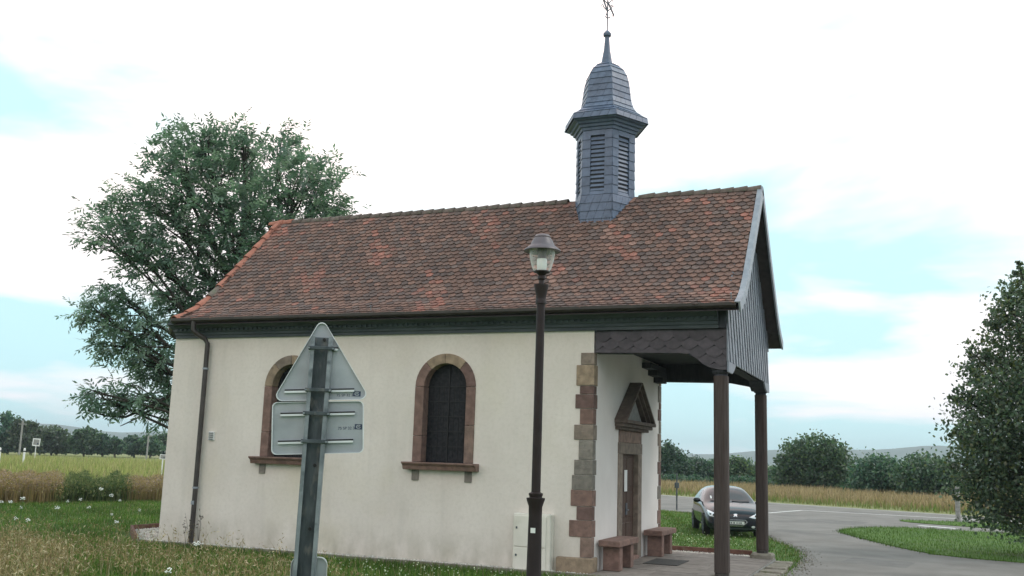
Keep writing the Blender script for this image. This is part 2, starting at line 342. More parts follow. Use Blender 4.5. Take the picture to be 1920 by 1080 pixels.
STRIP = [(4.9, 27.0), (5.1, 27.8), (9.6, 28.7), (20, 29), (20, 22.6), (9.2, 24.2), (5.9, 25.7), (5.1, 26.4)]
sheet('grass_island', ISLAND, G+0.03, 'lawn', 0.05)
sheet('grass_verge', STRIP, G+0.03, 'lawn', 0.05)
for pts in ([(3.9, 6.5), (5.3, 6.1), (5.5, 7.6), (4.1, 8.0)], [(1.2, 22.5), (3.4, 22.0), (3.8, 24.6), (1.4, 25.2)], [(6.5, 3.0), (9.0, 2.4), (9.2, 3.3), (6.7, 3.9)], [(-1.5, 30.0), (4.0, 28.6), (4.05, 28.9), (-1.45, 30.35)]):
    structure(MB().poly([(x, y, G+0.006) for x, y in pts]).build('asphalt_patch', 'asphalt_new'))
def stripe(a, b, wd, z=G+0.008):
    a, b = Vector(a), Vector(b); d = (b-a).normalized(); n = Vector((-d.y, d.x))*wd/2
    o = MB().poly([(*(a+n), z), (*(a-n), z), (*(b-n), z), (*(b+n), z)]).build('road_marking', 'road_paint'); return structure(o)
stripe((-0.6, 28.3), (0.38, 32.72), 0.16); stripe((0.33, 32.74), (9.6, 31.3), 0.2)
stripe((5.6, 24.2), (6.9, 23.4), 0.35); stripe((7.6, 21.95), (9.2, 21.75), 0.22)
stripe((-9.5, 44.9), (-2.0, 40.15), 0.14); stripe((-2.0, 40.15), (8.0, 35.1), 0.14); stripe((-22, 51.8), (-9.5, 44.9), 0.14)

# ------------------------------------------------------------------ chapel
W_, H_, LN = 5.32, 4.37, 10.0
RX, RY, RZ = -9.3, W_/2, 7.66
chapel = thing('chapel', 'cream plastered chapel with brown tiled roof, slate bell turret and open porch', 'chapel', (0, 0, G))
FOOT = [(0, 0), (-10, 0), (-11.05, 1.56), (-11.05, 3.76), (-10, 5.32), (0, 5.32)]
def arch(cx, r, z0, zs, n=14):
    return [(cx-r, z0)] + [(cx-r*math.cos(math.pi*k/n), zs+r*math.sin(math.pi*k/n)) for k in range(n+1)] + [(cx+r, z0)]
WIN = [-3.10, -6.78]
# long wall with two arched openings
outer = [(-10, G), (0, G), (0, 4.72), (-10, 4.72)]
loops = [[Vector((x, z, 0)) for x, z in outer]] + [[Vector((x, z, 0)) for x, z in arch(c, 0.56, 1.78, 3.28)] for c in WIN]
flat = [p for lp in loops for p in lp]; tris = tessellate_polygon(loops)
wb = MB(); wb.add([(p.x, 0, p.y) for p in flat], [tuple(t) for t in tris])
wb.build('wall', 'plaster', chapel, recalc=True)
ob = MB()
for k in range(1, 5):
    (x0, y0), (x1, y1) = FOOT[k], FOOT[(k+1) % 6]; ob.poly([(x0, y0, G), (x1, y1, G), (x1, y1, 4.72), (x0, y0, 4.72)])
ob.build('wall', 'plaster', chapel)
# front wall with door opening
DY0, DY1, DZ = 2.02, 3.24, 2.07
loops = [[Vector((y, z, 0)) for y, z in [(0, G), (DY0, G), (DY0, DZ), (DY1, DZ), (DY1, G), (W_, G), (W_, 4.6), (0, 4.6)]]]
tris = tessellate_polygon(loops)
MB().add([(0, p.x, p.y) for p in loops[0]], [tuple(t) for t in tris]).build('wall', 'plaster_front', chapel)
MB().box(-0.05, 0.0-0.004, 0, W_, 4.6, 4.72).build('wall', 'plaster_front', chapel)

# windows: stone surround piece by piece, leaded glass, sill, corbels
def window(cx, cols):
    gz0, zs, ri, ro = 1.78, 3.28, 0.47, 0.67
    win = MB().poly([(x, 0.20, z) for x, z in arch(cx, 0.50, gz0-0.02, zs)]).build('window', 'glass_dark', chapel)
    tag(win, 'tall arched window of dark leaded glass in a sandstone surround')
    def stone(pts, m):
        MB().prism(pts, 'y', -0.025, 0.24).build('frame_stone', m, win, bevel=0.008)
    for sgn in (-1, 1):
        zc = [gz0, gz0+0.52 if sgn < 0 else gz0+0.74, zs]
        for a, b, c in zip(zc[:-1], zc[1:], cols[:2] if sgn < 0 else cols[2:4]):
            x0, x1 = sorted((cx+sgn*ri, cx+sgn*ro)); stone([(x0, a+0.003), (x1, a+0.003), (x1, b-0.003), (x0, b-0.003)], c)
    ang = [0, 48, 88, 132, 180]
    for k in range(4):
        a0, a1 = ang[k]+0.25, ang[k+1]-0.25; ts = [R(180-lerp(a0, a1, q/5)) for q in range(6)]
        pts = [(cx+ro*math.cos(t), zs+ro*math.sin(t)) for t in ts] + [(cx+ri*math.cos(t), zs+ri*math.sin(t)) for t in reversed(ts)]
        stone(pts, cols[4+k])
    prof = [(-0.24, 0.0), (-0.24, -0.03), (-0.18, -0.07), (-0.15, -0.15), (0.2, -0.15), (0.2, 0.0)]
    MB().prism([(y, gz0+z) for y, z in prof], 'x', cx-0.80, cx+0.80).build('sill', 'sand0', win, bevel=0.006)
    for s in (-1, 1):
        MB().box(cx+s*0.58-0.075, cx+s*0.58+0.075, -0.03, 0.1, 1.42, 1.628).build('corbel', 'sand3', win, bevel=0.006)
    b = MB()                                        # lead cames and saddle bars
    for k in range(1, 6):
        z = gz0+0.02+k*0.30; b.box(cx-0.48, cx+0.48, 0.178, 0.199, z-0.010, z+0.010)
    b.box(cx-0.012, cx+0.012, 0.178, 0.199, gz0, 3.74)
    b.build('saddle_bar', 'lead', win)
    q = MB()
    for k in range(8):
        for j in range(-4, 5):
            x = cx+j*0.115; q.box(x-0.003, x+0.003, 0.193, 0.198, gz0+0.03+k*0.2, gz0+0.03+k*0.2+0.19)
    q.build('lead_came', 'lead', win)
window(WIN[0], ['sand0', 'sand0', 'sand4', 'sand0', 'sand0', 'sand5', 'sand5', 'sand1'])
window(WIN[1], ['sand0', 'sand0', 'sand0', 'sand0', 'sand5', 'sand2', 'sand5', 'sand0'])

# quoins at the porch corner (both faces) and the far front corner
QZ = [0.156, 0.517, 0.823, 1.073, 1.373, 1.645, 1.929, 2.293, 2.58, 2.879, 3.149, 3.31, 3.704, 3.937]
QL = [0.20, 0.42, 0.28, 0.40, 0.385, 0.345, 0.26, 0.36, 0.25, 0.345, 0.26, 0.335, 0.25]
QM = ['sand4', 'sand0', 'sand1', 'sand0', 'sand3', 'sand3', 'sand3', 'sand2', 'sand0', 'sand1', 'sand1', 'sand5', 'sand2']
for k in range(13):
    f = 0.16 + (0.06 if k % 2 else 0.0)
    MB().box(-QL[k], 0.018, -0.022, f, QZ[k]+0.004, QZ[k+1]-0.004).build('quoin', QM[k], chapel, bevel=0.006)
    f2 = 0.26 if k % 2 else 0.16
    MB().box(-0.3, 0.018, W_-f2, W_+0.02, QZ[k]+0.004, QZ[k+1]-0.004).build('quoin', QM[(k*5+3) % 13], chapel, bevel=0.006)
MB().box(-0.64, 0.05, -0.10, 0.30, G, 0.152).build('plinth_stone', 'sand5', chapel, bevel=0.02)
MB().box(-0.64, 0.05, W_-0.3, W_+0.1, G, 0.152).build('plinth_stone', 'sand5', chapel, bevel=0.02)

# door with stone frame, lintel and pediment
door = MB().box(-0.13, -0.085, DY0-0.03, DY1+0.03, -0.1, DZ+0.02).build('door', 'door', chapel)
for k in range(3):
    z0, z1 = [(0.02, 0.66), (0.76, 1.30), (1.40, 1.98)][k]
    for j in range(2):
        y0 = DY0+0.07+j*0.57; MB().box(-0.10, -0.072, y0, y0+0.50, z0, z1).build('panel', 'door', door, bevel=0.012)
MB().box(-0.068, -0.064, 2.46, 2.68, 1.30, 1.74).build('notice', 'white', door)
MB().tube([(-0.08, 2.66, 0.92), (-0.02, 2.66, 0.92), (-0.02, 2.54, 0.92)], 0.012, 8).build('handle', 'iron', door, True)
MB().box(-0.085, -0.06, 2.62, 2.70, 0.82, 1.06).build('lock_plate', 'iron', door)
MB().box(-0.3, 0.026, DY0-0.30, DY0, -0.1, 2.07).build('door_jamb', 'sand2', chapel, bevel=0.006)
MB().box(-0.3, 0.026, DY1, DY1+0.30, -0.1, 2.07).build('door_jamb', 'sand2', chapel, bevel=0.006)
MB().box(-0.3, 0.030, DY0-0.31, DY1+0.31, 2.073, 2.30).build('lintel', 'sand2', chapel, bevel=0.006)
MB().box(-0.1, 0.022, DY0-0.27, DY1+0.27, 2.303, 2.55).build('frieze_stone', 'sand4', chapel, bevel=0.006)
MB().box(-0.25, 0.06, DY0-0.02, DY1+0.02, -0.12, -0.03).build('threshold', 'sand0', chapel, bevel=0.01)
ped = MB().prism([(DY0-0.42, 2.62), (DY1+0.42, 2.62), (2.63, 3.42)], 'x', -0.02, 0.03).build('pediment', 'concrete', chapel)
for sgn in (-1, 1):
    e = Vector((0, 2.63+sgn*1.14, 2.70)); a = Vector((0, 2.63, 3.52)); d = (a-e).normalized(); n = Vector((0, -d.z*sgn, abs(d.y)))
    n = Vector((0, sgn*abs(d.z), abs(d.y)))
    for x1, t0, t1 in ((0.26, 0.02, 0.07), (0.19, -0.03, 0.02), (0.12, -0.08, -0.03)):
        q = [e+n*t0, a+n*t0, a+n*t1, e+n*t1]
        b = [(0.0, p.y, p.z) for p in q]; t = [(x1, p.y, p.z) for p in q]
        MB().hexa(b, t).build('raking_moulding', 'sand_dark', ped)
for x1, z0, z1 in ((0.27, 2.68, 2.75), (0.20, 2.61, 2.678), (0.12, 2.553, 2.608)):
    MB().box(-0.02, x1, 2.63-1.22+(0.36-x1)*0.4, 2.63+1.22-(0.36-x1)*0.4, z0, z1).build('base_moulding', 'sand_dark', ped, bevel=0.008)

# cornice, gutter
def offs(path, d):
    out = []
    for i, p in enumerate(path):
        p = Vector(p); ns = []
        for a, b in ((i-1, i), (i, i+1)):
            if a < 0 or b >= len(path): continue
            e = (Vector(path[b])-Vector(path[a])).normalized(); ns.append(Vector((e.y, -e.x)))
        n = sum(ns, Vector((0, 0))); n = n/len(ns)
        out.append(p + n*(d/max(n.length_squared, 0.3)))
    return out
def sweep(path, prof, cap=True):
    b = MB(); rings = [offs(path, d) for d, z in prof]; n = len(prof)
    for k in range(len(path)-1):
        for j in range(n):
            j2 = (j+1) % n
            b.poly([(*rings[j][k], prof[j][1]), (*rings[j][k+1], prof[j][1]), (*rings[j2][k+1], prof[j2][1]), (*rings[j2][k], prof[j2][1])])
    if cap:
        for k in (0, len(path)-1): b.poly([(*rings[j][k], prof[j][1]) for j in range(n)])
    bm = b
    return bm
CPATH = [(2.36, W_), (-10, W_), (-11.05, 3.76), (-11.05, 1.56), (-10, 0), (2.36, 0)]
CPATH = CPATH[::-1]
# outward is to the left of travel here, so travel from the far end
CP = [(2.36, 0), (-9.94, 0), (-11.05, 1.56), (-11.05, 3.76), (-9.94, W_), (2.36, W_)]
def outward(path): return path[::-1]
cor = [(0.0, 4.355), (0.05, 4.355), (0.05, 4.41), (0.075, 4.43), (0.075, 4.475), (0.11, 4.50), (0.11, 4.56), (0.16, 4.575), (0.21, 4.63), (0.24, 4.645), (0.24, 4.69), (0.0, 4.69)]
def swp(name, prof, mt, parent, path=CP):
    ps = [(d, z) for d, z in prof]
    b = sweep(outward(path), ps)
    return b.build(name, mt, parent)
def chk():
    t = offs(outward(CP), 1.0); return t[-1].y
SGN = 1 if chk() < 0 else -1
def swps(name, prof, mt, path=CP):
    return sweep(outward(path), [(SGN*d, z) for d, z in prof]).build(name, mt, chapel)
swps('cornice', cor, 'cornice')
db = MB()
x = -9.9
while x < 2.3:                                     # small dentil course under the top moulding
    db.box(x, x+0.055, -0.105, -0.07, 4.485, 4.535) if False else db.box(x, x+0.06, -0.148, -0.105, 4.515, 4.565); x += 0.12
tag(db.build('dentil_course', 'cornice', chapel), kind='stuff')
GP = [(2.74, 0), (-9.64, 0), (-11.05, 1.56), (-11.05, 3.76), (-9.64, W_), (2.74, W_)]
swps('gutter', [(0.245, 4.70), (0.30, 4.665), (0.37, 4.665), (0.43, 4.71), (0.435, 4.765), (0.42, 4.765), (0.415, 4.715), (0.365, 4.68), (0.305, 4.68), (0.255, 4.72)], 'gutter', GP)

# roof: faces given by ridge segment and eave segment, common belled profile
EV = 0.40
PROF = [(0.0, RZ), (1.2, RZ-1.33), (2.15, RZ-2.34), (2.50, RZ-2.64), (2.80, RZ-2.82), (RY+EV, RZ-2.94)]
def prof(s):
    u = s*(RY+EV)
    for (a, za), (b, zb) in zip(PROF[:-1], PROF[1:]):
        if u <= b+1e-9: return za+(zb-za)*(u-a)/(b-a)
    return PROF[-1][1]
PF = 2.78
E1, E2, E3, E4 = (-9.74, -EV), (-11.44, 1.42), (-11.44, 3.90), (-9.74, W_+EV)
FACES = [((RX, RY), (PF, RY), E1, (PF, -EV)), ((RX, RY), (RX, RY), E2, E1), ((RX, RY), (RX, RY), E3, E2), ((RX, RY), (RX, RY), E4, E3), ((PF, RY), (RX, RY), (PF, W_+EV), E4)]
def rp_(f, s, q):
    r0, r1, e0, e1 = [Vector(p) for p in f]
    a, b = r0.lerp(e0, s), r1.lerp(e1, s); p = a.lerp(b, q); return Vector((p.x, p.y, prof(s)))
rb = MB(); SS = [u/(RY+EV) for u, z in PROF]
for f in FACES:
    for s0, s1 in zip(SS[:-1], SS[1:]):
        q = [rp_(f, s0, 0), rp_(f, s1, 0), rp_(f, s1, 1), rp_(f, s0, 1)]
        top = [p-Vector((0, 0, 0.02)) for p in q]; bot = [p-Vector((0, 0, 0.10)) for p in q]
        if s0 == 0 and (q[0]-q[3]).length < 1e-5: top = top[:3]; bot = bot[:3]
        rb.poly(top); rb.poly(bot[::-1])
for i in (0, 4):
    f = FACES[i]; qq = 1 if i == 0 else 0
    for s0, s1 in zip(SS[:-1], SS[1:]):
        a, b = rp_(f, s0, qq), rp_(f, s1, qq); d0, d1 = Vector((0, 0, 0.02)), Vector((0, 0, 0.10)); rb.poly([a-d0, b-d0, b-d1, a-d1])
roof = rb.build('roof', 'deck', chapel, recalc=False)
# tiles
TW, TL, EXP = 0.168, 0.29, 0.134
nx = 5
tail = [(-TW/2*0.965 + TW*0.965*k/(nx-1), 0.0) for k in range(nx)]
tv = []
for x, _ in tail: tv.append((x, 0.062*(abs(x)/(TW/2))**2))
topv = [(x, y) for x, y in tv] + [(TW/2*0.965, TL), (-TW/2*0.965, TL)]
TH = 0.02
def tz(y): return 0.046*(1-y/TL)+0.004
tile_v = np.array([(x, y, tz(y)) for x, y in topv] + [(x, y+0.002, tz(y)-TH) for x, y in topv])
n7 = len(topv)
tile_f = [tuple(range(n7))] + [(k+n7, k+1+n7, k+1, k) for k in range(nx-1)] + [(nx-1+n7, nx+n7, nx, nx-1), (n7, 0, n7-1, 2*n7-1)]
arc = [0.0]; SAMP = 200
for k in range(SAMP):
    a, b = rp_(FACES[0], k/SAMP, 1), rp_(FACES[0], (k+1)/SAMP, 1); arc.append(arc[-1]+(b-a).length)
TOT = arc[-1]
def s_at(d):                                       # distance up from the eave -> s
    return float(np.interp(TOT-d, arc, np.linspace(0, 1, SAMP+1)))
rows = int(TOT/EXP)
OLD = np.array([(0.120, 0.080, 0.068), (0.145, 0.092, 0.076), (0.098, 0.071, 0.065), (0.165, 0.100, 0.080), (0.130, 0.096, 0.086), (0.18, 0.108, 0.086), (0.138, 0.084, 0.069)])
RED = np.array([(0.225, 0.108, 0.085), (0.195, 0.102, 0.084), (0.27, 0.122, 0.094), (0.22, 0.135, 0.11)])
VAR = np.concatenate([OLD, RED])
def cluster(px, pz):                               # patches of newer tiles
    v = math.sin(px*1.7+1.3)*math.sin(pz*3.1+0.7+px*0.6)+0.6*math.sin(px*4.3+pz*2.2)
    return v
TILES = []
trng = random.Random(11)
for fi, f in enumerate(FACES):
    for k in range(rows):
        s = s_at(k*EXP+0.0); su = max(s_at(k*EXP+TL), 0.0)
        a, b = rp_(f, s, 0), rp_(f, s, 1); ln = (b-a).length
        if ln < 0.12: continue
        ax = (b-a).normalized()
        cnt = int(ln/TW)+2; off = (k % 2)*TW/2
        for j in range(-1, cnt):
            t = (j+0.5)*TW+off if fi not in (0,) else ln-((j+0.5)*TW+off)
            if t < 0.02 or t > ln-0.02: 
                continue
            p = a+ax*t; q = rp_(f, su, 0); q1 = rp_(f, su, 1)
            up = ((q+q1)/2-(a+b)/2); up = up-ax*up.dot(ax); up.normalize(); nn = ax.cross(up).normalized()
            if nn.z < 0: nn = -nn
            ax2 = up.cross(nn).normalized()
            jit = trng.gauss(0, 0.004)
            c = cluster(p.x, p.z)
            pr = 0.025+(0.55 if c > 0.85 else 0.10 if c > 0.4 else 0)
            if fi == 0 and p.x > -0.8: pr *= 0.75
            vi = 7+trng.randrange(4) if trng.random() < pr else trng.randrange(7)
            mw = Matrix((ax2, up, nn)).transposed().to_4x4(); mw = mw @ Matrix.Rotation(trng.gauss(0, 0.018), 4, 'Z')
            mw.translation = p+ax*jit+up*(trng.gauss(0, 0.005)-0.02-(0.03 if trng.random() < 0.015 else 0))+nn*(0.002+trng.random()*0.004)
            TILES.append((fi, (p-CAM).length, mw, vi))
near = sorted([t for t in TILES if t[0] == 0], key=lambda t: t[1])[:300]
ids = set(id(t) for t in near)
tmesh = []
for vi in range(len(VAR)):
    me = bpy.data.meshes.new('roof_tile'); me.from_pydata([tuple(v) for v in tile_v], [], tile_f)
    at = me.attributes.new('tint', 'FLOAT_COLOR', 'POINT')
    for d in at.data: d.color = (*VAR[vi], 1)
    me.materials.append(M['tile']); tmesh.append(me)
for t in near: inst('roof_tile', tmesh[t[3]], t[2], roof)
rest = [t for t in TILES if id(t) not in ids]
Vs, Fs, Ts = [], [], []
mesh_v = []; mesh_f = []; tints = []
for t in rest:
    A = np.array(t[2]); v = tile_v @ A[:3, :3].T + A[:3, 3]; i = len(mesh_v)*len(tile_v)
    mesh_v.append(v); mesh_f += [tuple(q+i for q in ff) for ff in tile_f]; tints.append(np.repeat((VAR[t[3]]*(0.85+0.3*trng.random()))[None], len(tile_v), 0))
me = bpy.data.meshes.new('roof_tiles'); me.from_pydata(np.concatenate(mesh_v).tolist(), [], mesh_f)
at = me.attributes.new('tint', 'FLOAT_COLOR', 'POINT'); c = np.ones((len(me.vertices), 4), np.float32); c[:, :3] = np.concatenate(tints); at.data.foreach_set('color', c.ravel())
me.materials.append(M['tile']); ot = bpy.data.objects.new('roof_tiles', me); COL.objects.link(ot); attach(ot, roof); ot['kind'] = 'stuff'
# ridge and hip tiles
def half_pipe(r0, r1, ln, n=8, th=0.018):
    b = MB(); 
    for y, r in ((0, r0), (ln, r1)):
        for k in range(n+1): t = R(-8)+math.pi*k/n*1.09; b.v.append((r*math.cos(t), y, r*math.sin(t)))
    for y, r in ((0, r0-th), (ln, r1-th)):
        for k in range(n+1): t = R(-8)+math.pi*k/n*1.09; b.v.append((r*math.cos(t), y, r*math.sin(t)))
    m_ = n+1
    for k in range(n):
        b.f.append((k, k+1, m_+k+1, m_+k)); b.f.append((2*m_+k, 3*m_+k, 3*m_+k+1, 2*m_+k+1)); b.f.append((k, 2*m_+k, 2*m_+k+1, k+1)); b.f.append((m_+k, m_+k+1, 3*m_+k+1, 3*m_+k))
    return b
rme = half_pipe(0.115, 0.088, 0.36).mesh('ridge_tile', 'tile_ridge', True); hme = half_pipe(0.115, 0.088, 0.42).mesh('hip_tile', 'tile_new', True); hme2 = half_pipe(0.115, 0.088, 0.42).mesh('hip_tile', 'tile_ridge', True)
TUX, TUA = -0.65, 0.69
x = PF
while x > RX+0.1:
    if not (TUX-0.58 < x < TUX+0.9):
        mw = Matrix.Rotation(R(90), 4, 'Z') @ Matrix.Rotation(R(-1.5), 4, 'X'); mw.translation = (x, RY, RZ-0.035+random.gauss(0, 0.004))
        inst('ridge_tile', rme if x > RX+0.55 else hme, mw, roof)
    x -= 0.285
MB().prism([(RY-0.13, RZ-0.13), (RY, RZ+0.01), (RY+0.13, RZ-0.13)], 'x', RX, PF-0.02).build('ridge_mortar', 'tile_ridge', roof)
def hips(e):
    a = rp_((( RX, RY), (RX, RY), e, e), 0, 0); d = 0.0
    pts = [rp_(((RX, RY), (RX, RY), e, e), s, 0) for s in np.linspace(0, 1, 60)]
    al = [0]
    for p, q in zip(pts[:-1], pts[1:]): al.append(al[-1]+(q-p).length)
    tot = al[-1]; k = 0; d = 0.0; ne = int(tot/0.36)
    st = tot/ne
    for k in range(ne):
        d0 = tot-k*st; d1 = d0-0.42
        f = lambda dd: Vector([float(np.interp(max(dd, 0), al, [p[i] for p in pts])) for i in range(3)])
        p, q = f(d0), f(max(d1, 0.0)); u = (q-p).normalized(); sd = u.cross(Vector((0, 0, 1))).normalized(); nn = sd.cross(u).normalized()
        mw = Matrix((sd, u, nn)).transposed().to_4x4() @ Matrix.Rotation(R(-1.5), 4, 'X'); mw.translation = p+nn*0.0
        inst('hip_tile', hme2 if (e == E1 and k == 3) else hme, mw, roof)
for e in (E1, E2, E3, E4): hips(e)
# verge trims on the porch gable, snow hooks
for i, yv in ((0, 1), (4, 0)):
    f = FACES[i]; b = MB(); pts = [rp_(f, s, yv) for s in np.linspace(0, 1, 24)]
    for p, q in zip(pts[:-1], pts[1:]):
        d = (q-p).normalized(); n = Vector((0, -d.z, d.y)); n = n if n.z > 0 else -n
        for a0, a1, h0, h1 in ((0.0, 0.035, -0.14, 0.055), (-0.07, 0.0, 0.035, 0.055)):
            b.hexa([(PF+a0, p.y+n.y*h0, p.z+n.z*h0), (PF+a1, p.y+n.y*h0, p.z+n.z*h0), (PF+a1, q.y+n.y*h0, q.z+n.z*h0), (PF+a0, q.y+n.y*h0, q.z+n.z*h0)],
                   [(PF+a0, p.y+n.y*h1, p.z+n.z*h1), (PF+a1, p.y+n.y*h1, p.z+n.z*h1), (PF+a1, q.y+n.y*h1, q.z+n.z*h1), (PF+a0, q.y+n.y*h1, q.z+n.z*h1)])
    b.build('verge_trim', 'zinc', roof)
for hx, hs in ((-4.75, 0.955), (2.62, 0.93)):
    p = rp_(FACES[0], hs, (hx-lerp(RX, E1[0], hs))/(PF-lerp(RX, E1[0], hs)))
    MB().tube([p, p+Vector((0, -0.03, 0.10)), p+Vector((0, -0.05, 0.14))], [0.008, 0.008, 0.02], 6).build('roof_hook', 'zinc', roof)

# porch: gable with slates, slate hung beams, ceiling, posts
GX = 2.50
gab = MB().prism([(0.05, 3.80), (W_-0.05, 3.80), (W_-0.05, 4.80), (RY, 7.52), (0.05, 4.80)], 'x', GX-0.10, GX).build('gable', 'wood_dark', chapel)
def clip(poly, a, b):                              # keep the left of a->b
    out = []
    def sd(p): return (b[0]-a[0])*(p[1]-a[1])-(b[1]-a[1])*(p[0]-a[0])
    for i in range(len(poly)):
        p, q = poly[i], poly[(i+1) % len(poly)]; sp, sq = sd(p), sd(q)
        if sp >= 0: out.append(p)
        if (sp >= 0) != (sq >= 0):
            t = sp/(sp-sq); out.append((p[0]+(q[0]-p[0])*t, p[1]+(q[1]-p[1])*t))
    return out
GPOLY = [(0.0, 3.76), (W_, 3.76), (W_, 4.86), (RY, 7.56), (0.0, 4.86)]
cw, ch, lean = 0.31, 0.55, -0.36
for i in range(-3, 32):
    for j in range(0, 10):
        z0 = 3.40+j*ch+(i % 2)*ch/2; z1 = z0+ch
        y0 = i*cw-0.6+lean*(z0-3.6); y1 = y0+cw-0.03
        q = [(y0, z0), (y1, z0), (y1+lean*ch, z1), (y0+lean*ch, z1)]
        full = q
        for a, b in zip(GPOLY, GPOLY[1:]+GPOLY[:1]):
            q = clip(q, a, b)
            if len(q) < 3: break
        if len(q) < 3: continue
        ar = 0.5*abs(sum(q[k][0]*q[(k+1) % len(q)][1]-q[(k+1) % len(q)][0]*q[k][1] for k in range(len(q))))
        if ar < 0.004: continue
        def lift(y, z):                             # raised along the far edge and the foot so that seams show
            u = (y-(y0+lean*(z-z0)))/cw; v = (z-z0)/ch
            return GX+0.014+0.016*(1-u)+0.004*(1-v)
        b = MB(); nq = len(q); i0 = 0
        b.v = [(lift(*p), p[0], p[1]) for p in q]+[(GX-0.002, p[0], p[1]) for p in q]
        b.f = [tuple(range(nq)), tuple(range(2*nq-1, nq-1, -1))]+[(k, k+nq, (k+1) % nq+nq, (k+1) % nq) for k in range(nq)]
        b.build('slate', 'slate_gable', gab)
# the slate hung end brackets of the gable
for s in (0, 1):
    yy = lambda v: v if s == 0 else W_-v
    pts = [(yy(0.0), 3.755), (yy(0.0), 3.56), (yy(0.42), 3.56), (yy(0.62), 3.64), (yy(0.80), 3.755)]
    MB().prism(pts, 'x', GX+0.001, GX+0.034).build('gable_bracket', 'slate_gable', gab, bevel=0.006)
    MB().prism([(yy(0.305), 3.775), (yy(0.305), 3.57), (yy(0.42), 3.57), (yy(0.62), 3.65), (yy(0.80), 3.775)], 'x', GX-0.31, GX-0.002).build('gable_bracket', 'wood_dark', gab)
MB().box(GX-0.32, GX-0.10, 0.05, W_-0.05, 3.78, 4.35).build('porch_beam', 'wood_dark', chapel)
def side_beam(y0, y1, face, zlow=3.935):
    pts = [(0.02, zlow), (1.66, zlow-.025), (1.80, zlow-.05), (1.95, min(3.81, zlow-.08)), (2.08, 3.695), (2.22, 3.635), (2.36, 3.60), (GX-0.003, 3.60), (GX-0.003, 4.352), (0.02, 4.352)]
    bm_ = MB().prism(pts, 'y', y0, y1).build('porch_beam', 'wood_dark', chapel)
    def zb(x): return float(np.interp(x, [p[0] for p in pts[:8]], [p[1] for p in pts[:8]]))
    SW, SH = 0.30, 0.20
    for r in range(5):
        zt = 4.35-r*SH*0.78
        for k in range(-1, 10):
            x0 = 0.02+k*SW+(r % 2)*SW/2; xs = [x0+SW*q/6 for q in range(7)]
            low = [(x, zt-SH*1.1+0.09*(abs((x-x0)/SW*2-1))**1.6) for x in xs]
            low = [(min(max(x, 0.025), GX-0.006), max(z, zb(min(max(x, 0.02), GX))+0.004)) for x, z in low]
            hi = [(p[0], zt) for p in reversed(low)]
            if low[-1][0]-low[0][0] < 0.06 or max(zt-p[1] for p in low) < 0.03 : continue
            if any(zt-p[1] < 0.004 for p in low): 
                keep = [(p, (p[0], zt)) for p in low if zt-p[1] >= 0.004]
                if len(keep) < 3: continue
                low = [a for a, b_ in keep]; hi = [b_ for a, b_ in reversed(keep)]
            sg = -1 if face < RY else 1
            b = MB(); pl = low+hi; n = len(pl); nl = len(low)
            d0, d1 = 0.026, 0.010
            b.v = [(p[0], face+sg*(d0 if q < nl else d1), p[1]) for q, p in enumerate(pl)]+[(p[0], face+sg*0.001, p[1]) for p in pl]
            b.f = [tuple(range(n)), tuple(range(2*n-1, n-1, -1))]+[(q, q+n, (q+1) % n+n, (q+1) % n) for q in range(n)]
            b.build('slate', 'slate_dark', bm_)
side_beam(0.03, 0.30, 0.03); side_beam(W_-0.30, W_-0.03, W_-0.03, 3.80)
MB().prism([(0.0, 4.36), (0.0, 4.67), (GX+0.02, 4.67), (GX+0.02, 4.36)], 'y', 0.0, 0.06).build('fascia_end', 'wood_dark', chapel) if False else None
MB().box(2.362, GX-0.004, -0.045, 0.06, 4.36, 4.74).build('fascia_end', 'wood_dark', chapel)
for k in range(14):
    y0 = 0.31+k*0.336; MB().box(0.002, GX-0.33, y0, y0+0.33, 4.20, 4.225).build('ceiling_board', 'wood_dark', chapel)
for k, (y0, z) in enumerate(((3.55, 3.98), (4.1, 3.86), (4.62, 3.74))):
    MB().box(0.002, 0.22, y0, W_-0.31, z, z+0.117).build('corbel_step', 'wood_dark', chapel)
for py, zb in ((0.18, 0.05), (W_-0.18, 0.07)):
    a = 0.125; c_ = 0.045
    sq = [(-a, -a+c_), (-a+c_, -a), (a-c_, -a), (a, -a+c_), (a, a-c_), (a-c_, a), (-a+c_, a), (-a, a-c_)]
    post = MB().prism([(2.365+x, py+y) for x, y in sq], 'z', zb, 3.50).build('porch_post', 'wood', chapel, bevel=0.006)
    MB().lathe([(0.125, 3.503), (0.118, 3.53), (0.15, 3.555), (0.165, 3.575), (0.165, 3.598)], (2.365, py), 8, R(22.5)).build('capital', 'wood_dark', post)
    MB().lathe([(0.13, zb-0.055), (0.13, zb-0.003)], (2.365, py), 8, R(22.5)).build('post_shoe', 'gutter', post)
    MB().box(2.365-0.24, 2.365+0.24, py-0.24, py+0.24, G-0.05, zb-0.058).build('post_plinth', 'plinth', post, bevel=0.035)

